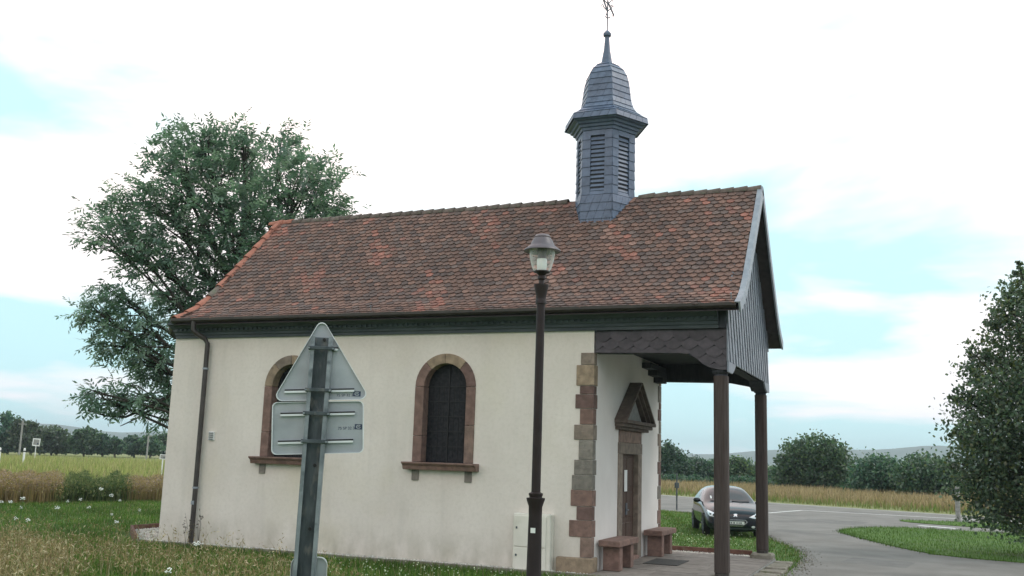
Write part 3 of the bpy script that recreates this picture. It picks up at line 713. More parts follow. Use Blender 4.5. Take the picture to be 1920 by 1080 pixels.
# turret: hexagonal, slate hung
tur = MB()
TY = RY
def hexp(r, z, i): t = R(60*i); return Vector((TUX+r*math.cos(t), TY+r*math.sin(t), z))
BODY = [(TUA+0.03, 6.55), (TUA+0.03, 7.45), (TUA-0.005, 7.75), (TUA-0.015, 9.12)]
tur.lathe([(r-0.03, z) for r, z in BODY]+[(0.5, 9.3), (0.4, 10.5), (0.08, 10.85)], (TUX, TY), 6, 0)
turret = tur.build('turret', 'wood_dark', chapel)
def slate_face(i, P00, P10, P11, P01, nrm, lo=0.018, th=0.014, m='slate', name='slate'):
    b = MB(); f = [P00+nrm*lo, P10+nrm*lo, P11+nrm*0.004, P01+nrm*0.004]; k = [p-nrm*th for p in f]
    b.hexa(k, f); return b.build(name, m, turret)
def courses(profile, zs, face_n, skew=0.35, louver=None):
    rs = [float(np.interp(z, [p[1] for p in profile], [p[0] for p in profile])) for z in zs]
    for i in range(6):
        for k in range(len(zs)-1):
            a0, b0, a1, b1 = hexp(rs[k], zs[k], i), hexp(rs[k], zs[k], i+1), hexp(rs[k+1], zs[k+1], i), hexp(rs[k+1], zs[k+1], i+1)
            nr = (b0-a0).cross(a1-a0); nr = nr.normalized() if nr.length > 1e-9 else Vector((0, 0, 1))
            if nr.dot((a0+b0)/2-Vector((TUX, TY, zs[k]))) < 0: nr = -nr
            hsk = skew*(zs[k+1]-zs[k])/max((b0-a0).length, .05)
            n = max(1, min(face_n, int(round((b0-a0).length/0.17))))
            off = (k*0.37) % 1.0/n
            cuts = sorted(set([0.0]+[min(max(off+j/n, 0), 1) for j in range(n+1)]+[1.0])); cuts = [c for j, c in enumerate(cuts) if j == 0 or c-cuts[j-1] > 0.04]
            if cuts[-1] < 1: cuts.append(1.0)
            for u0, u1 in zip(cuts[:-1], cuts[1:]):
                s0 = hsk if u0 > 0.001 else 0; s1 = hsk if u1 < 0.999 else 0
                t0, t1 = min(u0+s0, 1), min(u1+s1, 1)
                if t1-t0 < 0.02: t0 = max(0, t1-0.05)
                yield_ = slate_face(i, a0.lerp(b0, u0+0.004), a0.lerp(b0, u1-0.004), a1.lerp(b1, t1-0.004), a1.lerp(b1, t0+0.004), nr)
courses(BODY, np.linspace(6.72, 7.62, 6), 5)
# louvred stage: stiles, head, slats on every face
for i in range(6):
    z0, z1 = 7.63, 9.10; r = TUA-0.012
    def P(u, z, d=0.0):
        a, b = hexp(r, z, i), hexp(r, z, i+1); p = a.lerp(b, u); n = ((a+b)/2-Vector((TUX, TY, z))).normalized(); return p+n*d
    for u0, u1, nm in ((0.0, 0.26, 's'), (0.74, 1.0, 's')):
        nseg = 7
        for k in range(nseg):
            a, b = lerp(z0, z1, k/nseg)+0.003, lerp(z0, z1, (k+1)/nseg)-0.003
            MB().hexa([P(u0+0.003, a, -0.05), P(u1, a, -0.05), P(u1, a, 0.016), P(u0+0.003, a, 0.016)], [P(u0+0.003, b, -0.05), P(u1, b, -0.05), P(u1, b, 0.004), P(u0+0.003, b, 0.004)]).build('slate', 'slate', turret)
    MB().hexa([P(0.262, 8.985, -0.05), P(0.738, 8.985, -0.05), P(0.738, 8.985, 0.012), P(0.262, 8.985, 0.012)], [P(0.262, 9.10, -0.05), P(0.738, 9.10, -0.05), P(0.738, 9.10, 0.008), P(0.262, 9.10, 0.008)]).build('louvre_head', 'slate', turret)
    ns = 13
    for k in range(ns):
        a = lerp(7.72, 8.97, k/ns); b = a+1.25/ns*1.05
        MB().hexa([P(0.265, a, -0.004), P(0.735, a, -0.004), P(0.735, a+0.012, -0.004), P(0.265, a+0.012, -0.004)],
                  [P(0.265, b, -0.045), P(0.735, b, -0.045), P(0.735, b+0.02, -0.045), P(0.265, b+0.02, -0.045)]).build('louvre_slat', 'slate', turret)
    MB().hexa([P(0.262, 7.63, -0.05), P(0.738, 7.63, -0.05), P(0.738, 7.63, 0.02), P(0.262, 7.63, 0.02)], [P(0.262, 7.71, -0.05), P(0.738, 7.71, -0.05), P(0.738, 7.71, 0.0), P(0.262, 7.71, 0.0)]).build('louvre_sill', 'slate', turret)
MB().lathe([(0.60, 9.105), (TUA+0.02, 9.105), (TUA+0.035, 9.16), (TUA+0.08, 9.175), (TUA+0.095, 9.225), (TUA+0.15, 9.24), (TUA+0.17, 9.285), (TUA+0.24, 9.30), (TUA+0.26, 9.325), (0.6, 9.33)], (TUX, TY), 6).build('turret_cornice', 'slate', turret)
BELL = [(0.975, 9.325), (0.955, 9.45), (0.80, 9.55), (0.685, 9.65), (0.62, 9.76), (0.575, 9.92), (0.55, 10.12), (0.525, 10.32), (0.475, 10.52), (0.40, 10.66), (0.29, 10.77), (0.15, 10.86)]
courses(BELL, [9.325, 9.45, 9.545, 9.65, 9.77, 9.92, 10.07, 10.22, 10.37, 10.52, 10.66, 10.77, 10.86], 5, 0.45)
MB().lathe([(r-0.035, z) for r, z in BELL], (TUX, TY), 6).build('bell_core', 'slate', turret)
for i in range(6):                                  # hip rolls on the bell edges
    MB().tube([hexp(r-0.002, z, i) for r, z in BELL], 0.014, 6).build('hip_roll', 'slate', turret, True)
MB().lathe([(0.135, 10.85), (0.075, 11.2), (0.05, 11.52), (0.09, 11.545), (0.095, 11.60), (0.05, 11.66), (0.015, 11.69)], (TUX, TY), 12).build('spire_needle', 'slate', turret, True)
cx_ = MB(); T = Vector((TUX, TY, 0))
cx_.tube([(TUX, TY, 11.66), (TUX, TY, 13.15)], 0.014, 6)
cdir = Vector((math.cos(R(38)), math.sin(R(38)), 0))
cx_.tube([T+Vector((0, 0, 12.62))-cdir*0.42, T+Vector((0, 0, 12.62))+cdir*0.42], 0.014, 6)
for s in (-1, 1):                                   # curled leaves round the foot and barbed ends of the arms
    for zc, l_, h_ in ((11.98, 0.05, 0.05), (12.16, 0.13, 0.16), (12.34, 0.10, 0.13), (12.48, 0.15, 0.12)):
        cx_.tube([T+Vector((0, 0, zc)), T+Vector((0, 0, zc+h_*.5))+cdir*s*l_*.7, T+Vector((0, 0, zc+h_))+cdir*s*l_, T+Vector((0, 0, zc+h_*.8))+cdir*s*l_*1.25, T+Vector((0, 0, zc+h_*.5))+cdir*s*l_*1.15], [.012, .012, .010, .009, .006], 5)
    cx_.tube([T+Vector((0, 0, 12.62))+cdir*s*0.30, T+Vector((0, 0, 12.71))+cdir*s*0.40, T+Vector((0, 0, 12.62))+cdir*s*0.46, T+Vector((0, 0, 12.53))+cdir*s*0.40, T+Vector((0, 0, 12.62))+cdir*s*0.30], 0.011, 5)
for pts in ([(0, 12.40), (.05, 12.27), (.10, 12.15), (.135, 12.06), (.125, 12.02), (.10, 12.05)], [(0, 12.14), (-.04, 12.27), (-.09, 12.42), (-.12, 12.52), (-.10, 12.56)], [(.05, 12.27), (.09, 12.30), (.10, 12.25)], [(0, 12.05), (-.035, 12.09), (-.03, 12.13)]):
    cx_.tube([T+Vector((x, 0.3*x, z)) for x, z in pts], [0.02]*(len(pts)-2)+[0.014, 0.008], 5)
cx_.build('cross', 'iron', turret, True)
# zinc apron at the turret foot
MB().poly([hexp(TUA+0.10, 6.84, 4)+Vector((-0.04, -0.05, 0.02)), hexp(TUA+0.10, 6.84, 5)+Vector((0.04, -0.05, 0.02)), hexp(TUA+0.0, 7.0, 5)+Vector((0.0, 0, 0.05)), hexp(TUA+0.0, 7.0, 4)+Vector((0.0, 0, 0.05))]).build('flashing', 'zinc', turret)

# downpipe, vent
dp = MB().tube([(-9.22, -0.36, 4.70), (-9.22, -0.36, 4.50), (-9.17, -0.30, 4.42), (-9.06, -0.15, 4.33), (-9.01, -0.10, 4.22), (-9.01, -0.10, 3.0), (-9.01, -0.10, 0.0), (-9.01, -0.10, G+0.02)], 0.055, 12).build('downpipe', 'gutter', chapel, True)
for z in (3.66, 1.06): MB().lathe([(0.066, z-0.02), (0.066, z+0.02)], (-9.01, -0.10), 12).box(-9.02, -9.0, -0.06, 0.0, z-0.012, z+0.012).build('pipe_bracket', 'zinc', dp)
MB().box(-9.05, -8.97, -0.162, -0.155, 0.70, 0.78).build('pipe_plate', 'zinc', dp)
vent = MB().box(-8.83, -8.69, -0.035, 0.0, 2.09, 2.28).build('wall_vent', 'white', chapel)
for k in range(4): MB().box(-8.815, -8.705, -0.05, -0.036, 2.105+k*0.044, 2.125+k*0.044).build('vent_slat', 'galv_dark', vent)

# ------------------------------------------------------------------ kerb, gravel, porch floor
def kerb_run(pts, z0, z1, wd, m, ln=1.0):
    P = [Vector((x, y)) for x, y in pts]
    for a, b in zip(P[:-1], P[1:]):
        d = (b-a); n = max(1, round(d.length/ln)); d1 = d.normalized(); nr = Vector((-d1.y, d1.x))*wd/2
        for k in range(n):
            p, q = a+d*(k/n)+d1*0.003, a+d*((k+1)/n)-d1*0.003; zt = z1+random.gauss(0, 0.004)
            yield MB().hexa([(*(p+nr), z0), (*(p-nr), z0), (*(q-nr), z0), (*(q+nr), z0)], [(*(p+nr), zt), (*(p-nr), zt), (*(q-nr), zt), (*(q+nr), zt)])
KB = [(2.0, -0.42), (0.2, -0.36), (-10.3, -0.36), (-12.3, 1.65), (-12.3, 3.75), (-10.3, 5.78), (2.05, 5.78)]
kerb = structure(bpy.data.objects.new('kerb', None)); COL.objects.link(kerb)
for b in kerb_run(KB[:3], G-0.05, -0.095, 0.06, 'kerb'): b.build('kerb_stone', 'plinth', kerb, bevel=0.006)
for b in kerb_run(KB[2:], G-0.05, 0.0, 0.06, 'kerb'): b.build('kerb_stone', 'kerb', kerb, bevel=0.006)
def ring_poly(path, d):
    return [tuple(p) for p in offs(path, d)]
gb = MB(); inn = [(0.0, 0.0), (-10, 0), (-11.05, 1.56), (-11.05, 3.76), (-10, 5.32), (0, 5.32), (2.1, 5.32)]
outp = [(0.0, -0.36), (-10.3, -0.36), (-12.3, 1.65), (-12.3, 3.75), (-10.3, 5.78), (0, 5.78), (2.1, 5.78)]
for k in range(6): gb.poly([(*inn[k], -0.125), (*inn[k+1], -0.125), (*outp[k+1], -0.125), (*outp[k], -0.125)])
structure(gb.build('gravel_bed', 'gravel'))
gv, gf = [], []
stone = np.array([(1, 0, 0), (-1, 0, 0), (0, 1, 0), (0, -1, 0), (0, 0, 1), (0, 0, -1)])*0.5
sf = np.array([(0, 2, 4), (2, 1, 4), (1, 3, 4), (3, 0, 4), (2, 0, 5), (1, 2, 5), (3, 1, 5), (0, 3, 5)])
def pebbles(name, poly, n, z, sz, tints):
    P = scatter(poly, n); V = np.zeros((n, 6, 3)); F = np.zeros((n, 8, 3), int); s = sz*(0.6+0.8*rng.random(n))
    rot = rng.random(n)*6.28; c, s_ = np.cos(rot), np.sin(rot)
    b = stone[None]*(1+0.3*rng.standard_normal((n, 6, 1)))*s[:, None, None]*np.array([1, 0.8, 0.6])
    V[..., 0] = b[..., 0]*c[:, None]-b[..., 1]*s_[:, None]+P[:, 0:1]; V[..., 1] = b[..., 0]*s_[:, None]+b[..., 1]*c[:, None]+P[:, 1:2]; V[..., 2] = b[..., 2]+z+s[:, None]*0.15
    F = sf[None]+(np.arange(n)*6)[:, None, None]; t = np.array(tints)[rng.integers(0, len(tints), n)]
    o = np_mesh(name, V.reshape(-1, 3), F.reshape(-1, 3), 'blade', np.repeat(t, 6, 0)); tag(o, 'loose white gravel in the narrow bed along the chapel wall', 'gravel', kind='stuff'); return o
WG = [(0.66, 0.64, 0.62), (0.78, 0.76, 0.75), (0.52, 0.48, 0.46), (0.70, 0.62, 0.6)]
pb = pebbles('gravel', [(0.0, 5.34), (2.1, 5.34), (2.1, 5.74), (-10.3, 5.74), (-12.25, 3.75), (-12.25, 1.66), (-10.3, -0.33), (0, -0.33), (0, -0.02), (-10, -0.02), (-11.07, 1.56), (-11.07, 3.76), (-10, 5.34)], 9000, -0.122, 0.045, WG)
gp = fringe_pts = np.array(ASPH[1:12], float); a_ = gp[:-1]; b_ = gp[1:]; k_ = rng.integers(0, len(a_), 1500); t_ = rng.random((1500, 1)); PE = a_[k_]*(1-t_)+b_[k_]*t_+rng.normal(0, .16, (1500, 2))+np.array([.12, 0])
V_ = np.concatenate([np.stack([PE[:, 0], PE[:, 1], np.full(1500, G+.008)], 1)[:, None]+stone[None]*(0.012+0.02*rng.random((1500, 1, 1)))]); F_ = sf[None]+(np.arange(1500)*6)[:, None, None]
tag(np_mesh('edge_grit', V_.reshape(-1, 3), F_.reshape(-1, 3), 'blade', np.repeat(np.array([(0.20, 0.18, 0.15), (0.30, 0.28, 0.24), (0.14, 0.12, 0.09)])[rng.integers(0, 3, 1500)], 6, 0)), 'loose grit along the edge of the asphalt', 'grit', kind='stuff')
# porch floor: slabs
floor = structure(bpy.data.objects.new('porch_floor', None)); COL.objects.link(floor)
FZ = -0.10
MB().box(0.0, 2.62, -0.33, 5.33, G-0.1, FZ-0.02).build('floor_bed', 'concrete', floor)
ys = [-0.33, 0.42, 1.15, 1.95, 2.7, 3.42, 4.2, 4.75, 5.33]; 
for j in range(8):
    xs = [0.03, 0.78+0.18*(j % 2), 1.62+0.12*(j % 2), 2.62]
    for i in range(3):
        MB().box(xs[i]+0.004, xs[i+1]-0.004, ys[j]+0.004, ys[j+1]-0.004, FZ-0.05, FZ+random.gauss(0, 0.002)).build('paving_slab', 'paving', floor, bevel=0.006)
for k in range(13):                                  # worn edge stones of the porch floor
    y0 = -0.33+k*0.43; wv = 0.16+0.10*random.random(); MB().box(2.63, 2.63+wv+0.22, y0+0.01, y0+0.42-0.02*random.random(), G-0.05, FZ-0.045+random.gauss(0, 0.012)).build('edge_stone', 'plinth', floor, bevel=0.02)
mt = MB().box(0.42, 1.12, 2.15, 3.30, FZ+0.004, FZ+0.016)
tag(mt.build('door_mat', 'mat', bevel=0.004), 'dark flat mat lying on the porch paving before the door', 'mat')

# ------------------------------------------------------------------ benches
def bench(y0, y1, label):
    t = thing('stone_bench', label, 'bench', (0.26, (y0+y1)/2, FZ), 'stone benches under the porch')
    MB().box(0.05, 0.47, y0, y1, 0.345, 0.46).build('seat', 'sand0', t, bevel=0.014)
    for a in (y0+0.18, y1-0.18-0.22): MB().box(0.09, 0.42, a, a+0.20, FZ, 0.343).build('leg', 'sand0', t, bevel=0.01)
bench(0.30, 1.66, 'brown sandstone bench between the corner quoins and the chapel door')
bench(3.62, 4.98, 'brown sandstone bench on the far side of the chapel door')

# ------------------------------------------------------------------ utility cabinet
cb = thing('utility_cabinet', 'pale two door utility cabinet standing against the long chapel wall', 'cabinet', (-1.08, -0.1, G))
MB().box(-1.46, -0.72, -0.20, -0.003, G, 0.90).build('housing', 'cabinet', cb, bevel=0.012)
for x0, x1, z0, z1 in ((-1.45, -0.80, 0.30, 0.86), (-1.45, -0.80, -0.12, 0.285)):
    d = MB().box(x0+0.008, x1, -0.222, -0.198, z0, z1).build('cabinet_door', 'cabinet', cb, bevel=0.006)
    MB().box(x0+0.05, x0+0.08, -0.232, -0.221, (z0+z1)/2+0.04, (z0+z1)/2+0.08).build('lock', 'galv_dark', d)

# ------------------------------------------------------------------ street lamp
LX, LY = 1.245, -6.22
lamp = thing('street_lamp', 'tall dark brown lamp post with bell shaped lantern before the chapel', 'street lamp', (LX, LY, G))
MB().lathe([(0.115, G), (0.115, 0.05), (0.098, 0.12), (0.082, 1.24), (0.085, 1.35), (0.115, 1.44), (0.115, 1.455), (0.08, 1.46), (0.08, 1.475), (0.088, 1.49), (0.088, 1.51), (0.057, 1.525)], (LX, LY), 24).build('base', 'lamp_metal', lamp, True)
MB().lathe([(0.057, 1.52), (0.053, 3.86), (0.068, 3.865), (0.07, 3.905), (0.062, 3.92), (0.064, 3.95), (0.075, 4.02), (0.094, 4.10), (0.094, 4.115), (0.05, 4.12)], (LX, LY), 24).build('pole', 'lamp_metal', lamp, True)
MB().lathe([(0.035, 4.118), (0.032, 4.17), (0.05, 4.19), (0.05, 4.215), (0.04, 4.235), (0.065, 4.262), (0.105, 4.275), (0.105, 4.29)], (LX, LY), 20).build('lantern_holder', 'lamp_metal', lamp, True)
MB().lathe([(0.10, 4.292), (0.125, 4.33), (0.15, 4.42), (0.165, 4.50), (0.168, 4.575)], (LX, LY), 24, cap=False).build('lantern_glass', 'glass', lamp, True)
MB().lathe([(0.055, 4.292), (0.062, 4.31), (0.066, 4.43), (0.06, 4.45)], (LX, LY), 20).build('diffuser', 'opal', lamp, True)
MB().lathe([(0.058, 4.452), (0.058, 4.60)], (LX, LY), 20).build('lamp_socket', 'lamp_cap', lamp, True)
MB().lathe([(0.05, 4.585), (0.16, 4.578), (0.232, 4.545), (0.24, 4.55), (0.235, 4.565), (0.19, 4.60), (0.155, 4.63), (0.13, 4.69), (0.105, 4.725), (0.11, 4.735), (0.085, 4.765), (0.03, 4.78)], (LX, LY), 28).build('cap', 'lamp_cap', lamp, True)
ang = math.atan2(CAM.y-LY, CAM.x-LX)
st = MB()
for k in range(4):
    t0, t1 = ang-0.62+k*0.17, ang-0.62+(k+1)*0.17; r_ = 0.0905
    st.poly([(LX+r_*math.cos(t0), LY+r_*math.sin(t0), 1.04), (LX+r_*math.cos(t1), LY+r_*math.sin(t1), 1.04), (LX+r_*math.cos(t1), LY+r_*math.sin(t1), 1.10), (LX+r_*math.cos(t0), LY+r_*math.sin(t0), 1.10)])
st.build('sticker', 'white', lamp)

# ------------------------------------------------------------------ road sign seen from the back
SX, SY = 1.19, -11.03
sign = thing('road_sign', 'back of a triangular warning sign over a rectangular plate on a steel post', 'road sign', (0, 0, 0))
def rounded(pts, r, n=5):
    out = []
    for i in range(len(pts)):
        p, a, b = Vector(pts[i]), Vector(pts[i-1]), Vector(pts[(i+1) % len(pts)])
        da, db_ = (a-p).normalized(), (b-p).normalized(); h = da.angle(db_)/2; tl = r/math.tan(h); c = p+(da+db_).normalized()*(r/math.sin(h))
        s, e = p+da*tl, p+db_*tl; a0 = math.atan2(s.y-c.y, s.x-c.x); a1 = math.atan2(e.y-c.y, e.x-c.x)
        while a1-a0 > math.pi: a1 -= 2*math.pi
        while a1-a0 < -math.pi: a1 += 2*math.pi
        out += [(c.x+r*math.cos(lerp(a0, a1, k/n)), c.y+r*math.sin(lerp(a0, a1, k/n))) for k in range(n+1)]
    return out
def tilt(pts, cxz, deg):
    c, s = math.cos(R(deg)), math.sin(R(deg)); return [(cxz[0]+(x-cxz[0])*c-(z-cxz[1])*s, cxz[1]+(x-cxz[0])*s+(z-cxz[1])*c) for x, z in pts]
# modelled with the viewer on the -Y side, faces of the plates towards +Y
TRI = tilt(rounded([(-0.39, 2.345), (0.39, 2.345), (0.0, 3.02)], 0.045), (0, 2.6), 3.2)
RECT = tilt(rounded([(-0.362, 1.92), (0.362, 1.92), (0.362, 2.335), (-0.362, 2.335)], 0.04), (0, 2.14), 3.0)
SMALL = rounded([(-0.14, 0.45), (0.14, 0.45), (0.14, 1.125), (-0.14, 1.125)], 0.06)
def plate(pts, y, name, front):
    p = MB().prism(pts, 'y', y, y+0.003).build(name, 'sign_back', sign)
    n = len(pts); b = MB(); c = (sum(x for x, z in pts)/n, sum(z for x, z in pts)/n)
    inn = [(x+(c[0]-x)*0.022, z+(c[1]-z)*0.022) for x, z in pts]
    for k in range(n):
        k2 = (k+1) % n
        b.hexa([(pts[k][0], y-0.022, pts[k][1]), (inn[k][0], y-0.022, inn[k][1]), (inn[k2][0], y-0.022, inn[k2][1]), (pts[k2][0], y-0.022, pts[k2][1])],
               [(pts[k][0], y+0.006, pts[k][1]), (inn[k][0], y+0.006, inn[k][1]), (inn[k2][0], y+0.006, inn[k2][1]), (pts[k2][0], y+0.006, pts[k2][1])])
    b.build('plate_rim', 'sign_edge', p)
    MB().prism([(x+(c[0]-x)*0.03, z+(c[1]-z)*0.03) for x, z in pts], 'y', y+0.0035, y+0.005).build('plate_face', front, p)
    return p
tri = plate(TRI, 0.06, 'triangle_plate', 'white'); rec = plate(RECT, 0.064, 'rectangle_plate', 'white'); sm = plate(SMALL, 0.07, 'small_plate', 'black')
pw = 0.084
pst = MB()
PB, PT = G-0.3, 2.85
lx = lambda z: -0.005-(2.9-z)*0.012                   # the post stands a little out of plumb
for z0, z1 in zip(np.linspace(PB, PT, 8)[:-1], np.linspace(PB, PT, 8)[1:]):
    def bx(x0, x1, y0, y1):
        a, b = lx(z0), lx(z1); pst.hexa([(x0+a, y0, z0), (x1+a, y0, z0), (x1+a, y1, z0), (x0+a, y1, z0)], [(x0+b, y0, z1), (x1+b, y0, z1), (x1+b, y1, z1), (x0+b, y1, z1)])
    bx(-pw+0.004, pw-0.004, 0.030, 0.036)
webo = pst.build('post_web', 'galv_dark', sign)
pst = MB()
for z0, z1 in zip(np.linspace(PB, PT, 8)[:-1], np.linspace(PB, PT, 8)[1:]):
    for s in (-1, 1):
        for x0, x1, y0, y1 in ((pw-0.004, pw+0.001, -0.035, 0.036), (pw-0.030, pw-0.0045, -0.035, -0.029)):
            a, b = lx(z0), lx(z1); xx0, xx1 = sorted((s*x0, s*x1)); pst.hexa([(xx0+a, y0, z0), (xx1+a, y0, z0), (xx1+a, y1, z0), (xx0+a, y1, z0)], [(xx0+b, y0, z1), (xx1+b, y0, z1), (xx1+b, y1, z1), (xx0+b, y1, z1)])
pst.build('post_flange', 'galv', sign)
def rail(z, x0, x1, parent):
    dz = lambda x: x*math.tan(R(3.2))
    for k, (h0, h1, m_) in enumerate(((-0.012, 0.004, 'sign_edge'), (0.0045, 0.016, 'black'))):
        MB().hexa([(x0, 0.036, z+h0+dz(x0)), (x1, 0.036, z+h0+dz(x1)), (x1, 0.060, z+h0+dz(x1)), (x0, 0.060, z+h0+dz(x0))], [(x0, 0.036, z+h1+dz(x0)), (x1, 0.036, z+h1+dz(x1)), (x1, 0.060, z+h1+dz(x1)), (x0, 0.060, z+h1+dz(x0))]).build('mounting_rail', m_, parent)
def clamp(z):
    a = lx(z); c = MB()
    c.box(a-pw-0.018, a+pw+0.018, -0.05, -0.036, z-0.012, z+0.016); c.box(a-pw-0.018, a-pw-0.003, -0.05, 0.05, z-0.012, z+0.016); c.box(a+pw+0.003, a+pw+0.018, -0.05, 0.05, z-0.012, z+0.016)
    c.build('post_clamp', 'galv_dark', sign, bevel=0.003)
    for s in (-1, 1): MB().tube([(a+s*(pw+0.011), -0.064, z), (a+s*(pw+0.011), -0.045, z)], 0.009, 6).build('bolt', 'galv', sign)
for z, x0, x1, pr in ((2.755, -0.11, 0.12, tri), (2.42, -0.28, 0.27, tri), (2.235, -0.30, 0.285, rec), (2.015, -0.305, 0.285, rec)): rail(z, x0, x1, pr); clamp(z)
clamp(0.92)
for z in (2.83, 1.83, 1.34): MB().tube([(lx(z)+0.015, 0.018, z), (lx(z)+0.015, 0.0299, z)], 0.014, 8).build('bolt_hole', 'black', sign)
rx = Matrix.Rotation(R(90), 4, 'X')
for z, xx, pr, yy in ((2.393, 0.205, tri, 0.0585), (2.13, 0.232, rec, 0.0625)):
    text_mesh('maker_text', '75 SP 32 37', 0.031, 'ink', Matrix.Translation((xx, yy, z)) @ Matrix.Rotation(R(-3), 4, 'Y') @ rx, pr)
    lg = MB(); x0 = xx+0.088
    lg.box(x0-0.03, x0+0.03, yy, yy+0.001, z-0.006, z+0.036); lg.build('maker_mark', 'ink', pr)
    rg = MB()
    for k in range(12):
        t0, t1 = R(30+k*26), R(30+(k+1)*26)
        rg.hexa([(x0+0.013*math.cos(t0), yy-0.001, z+0.015+0.010*math.sin(t0)), (x0+0.02*math.cos(t0), yy-0.001, z+0.015+0.0155*math.sin(t0)), (x0+0.02*math.cos(t1), yy-0.001, z+0.015+0.0155*math.sin(t1)), (x0+0.013*math.cos(t1), yy-0.001, z+0.015+0.010*math.sin(t1))],
                [(x0+0.013*math.cos(t0), yy-0.0002, z+0.015+0.010*math.sin(t0)), (x0+0.02*math.cos(t0), yy-0.0002, z+0.015+0.0155*math.sin(t0)), (x0+0.02*math.cos(t1), yy-0.0002, z+0.015+0.0155*math.sin(t1)), (x0+0.013*math.cos(t1), yy-0.0002, z+0.015+0.010*math.sin(t1))])
    rg.box(x0-0.008, x0+0.010, yy-0.001, yy-0.0002, z+0.013, z+0.018)
    rg.build('maker_mark', 'sign_back', pr)
place(sign, (SX, SY, 0), math.atan2(CAM.y-SY, CAM.x-SX)+R(90)+R(-5))

# ------------------------------------------------------------------ parked car
car = thing('parked_car', 'dark blue hatchback parked on the grass behind the porch', 'car', (0, 0, 0))
ST = [  # x, w, zb, zs, ws, zr, wr, zt
 (0.00, .68, .22, .56, .64, .63, .52, .66), (0.06, .79, .17, .64, .74, .72, .60, .75), (0.28, .84, .16, .755, .79, .825, .64, .855), (0.75, .86, .18, .86, .82, .915, .66, .945),
 (1.02, .868, .18, .915, .835, .965, .70, .995), (1.30, .87, .18, .94, .84, 1.12, .68, 1.155), (1.72, .87, .18, .96, .84, 1.345, .60, 1.395), (2.15, .87, .18, .97, .84, 1.405, .575, 1.455),
 (2.9, .87, .18, .99, .835, 1.39, .565, 1.445), (3.4, .86, .19, 1.0, .815, 1.32, .55, 1.37), (3.78, .81, .24, .97, .76, 1.04, .57, 1.09), (3.93, .68, .32, .78, .64, .84, .5, .87)]
b = MB(); rings = []
for x, w_, zb, zs, ws, zr, wr, zt in ST:
    h = [(0, zb), (w_*.6, zb), (w_*.95, zb+.07), (w_, lerp(zb, zs, .45)), (lerp(w_, ws, .5), lerp(zb, zs, .8)), (ws, zs), (lerp(ws, wr, .5)+.01, lerp(zs, zr, .52)), (wr, zr), (wr*.55, lerp(zr, zt, .8)), (0, zt)]
    full = [(-y, z) for y, z in h[1:-1]][::-1]
    ring = h+full; rings.append([(x, y, z) for y, z in ring])
n = len(rings[0])
for r_ in rings: b.v += r_
for k in range(len(rings)-1):
    for j in range(n): b.f.append((k*n+j, k*n+(j+1) % n, (k+1)*n+(j+1) % n, (k+1)*n+j))
b.f.append(tuple(range(n-1, -1, -1))); e = (len(rings)-1)*n; b.f.append(tuple(e+j for j in range(n)))
body = b.build('body', 'carpaint', car, 'all')
sb = body.modifiers.new('s', 'SUBSURF'); sb.levels = 2; sb.render_levels = 2
bpy.context.view_layer.update(); dg = bpy.context.evaluated_depsgraph_get(); ev = body.evaluated_get(dg); tmp = ev.to_mesh()
bvh = BVHTree.FromPolygons([v.co.copy() for v in tmp.vertices], [tuple(p.vertices) for p in tmp.polygons]); ev.to_mesh_clear()
def patch(name, pts, view, m, off=0.004, th=0.008, parent=None, sub=3, smooth='all'):
    """outline in the front ('f': y,z) or side ('l','r': x,z) view, laid on the body"""
    bm = bmesh.new(); vs_ = [bm.verts.new((p[0], p[1], 0)) for p in pts]; bm.faces.new(vs_)
    bmesh.ops.triangulate(bm, faces=bm.faces)
    bmesh.ops.subdivide_edges(bm, edges=bm.edges, cuts=sub, use_grid_fill=True); bmesh.ops.triangulate(bm, faces=bm.faces)
    for v in bm.verts:
        u, z = v.co.x, v.co.y
        if view == 'f': o_, d_ = Vector((-1, u, z)), Vector((1, 0, 0))
        elif view == 'k': o_, d_ = Vector((6, u, z)), Vector((-1, 0, 0))
        else:
            sg = 1 if view == 'l' else -1; o_, d_ = Vector((u, sg*2, z)), Vector((0, -sg, 0))
        hit = bvh.ray_cast(o_, d_)[0]
        v.co = (hit if hit else o_+d_*1.3)-d_*off
    bmesh.ops.recalc_face_normals(bm, faces=bm.faces)
    me = bpy.data.meshes.new(name); bm.to_mesh(me); bm.free(); me.materials.append(M[m]); me.polygons.foreach_set('use_smooth', [True]*len(me.polygons))
    o = bpy.data.objects.new(name, me); COL.objects.link(o); attach(o, parent or car); return o
patch('windscreen', [(-.61, 1.045), (-.4, 1.05), (0, 1.055), (.4, 1.05), (.61, 1.045), (.57, 1.20), (.50, 1.325), (.25, 1.36), (0, 1.365), (-.25, 1.36), (-.50, 1.325), (-.57, 1.20)], 'f', 'carglass')
for v in 'lr':
    patch('side_window', [(1.38, 1.0), (2.13, 1.02), (2.13, 1.37), (1.82, 1.335), (1.55, 1.19)], v, 'carglass'); patch('side_window', [(2.2, 1.02), (2.95, 1.05), (3.1, 1.15), (2.95, 1.32), (2.2, 1.375)], v, 'carglass')
patch('rear_window', [(-.55, 1.05), (.55, 1.05), (.5, 1.28), (-.5, 1.28)], 'k', 'carglass')
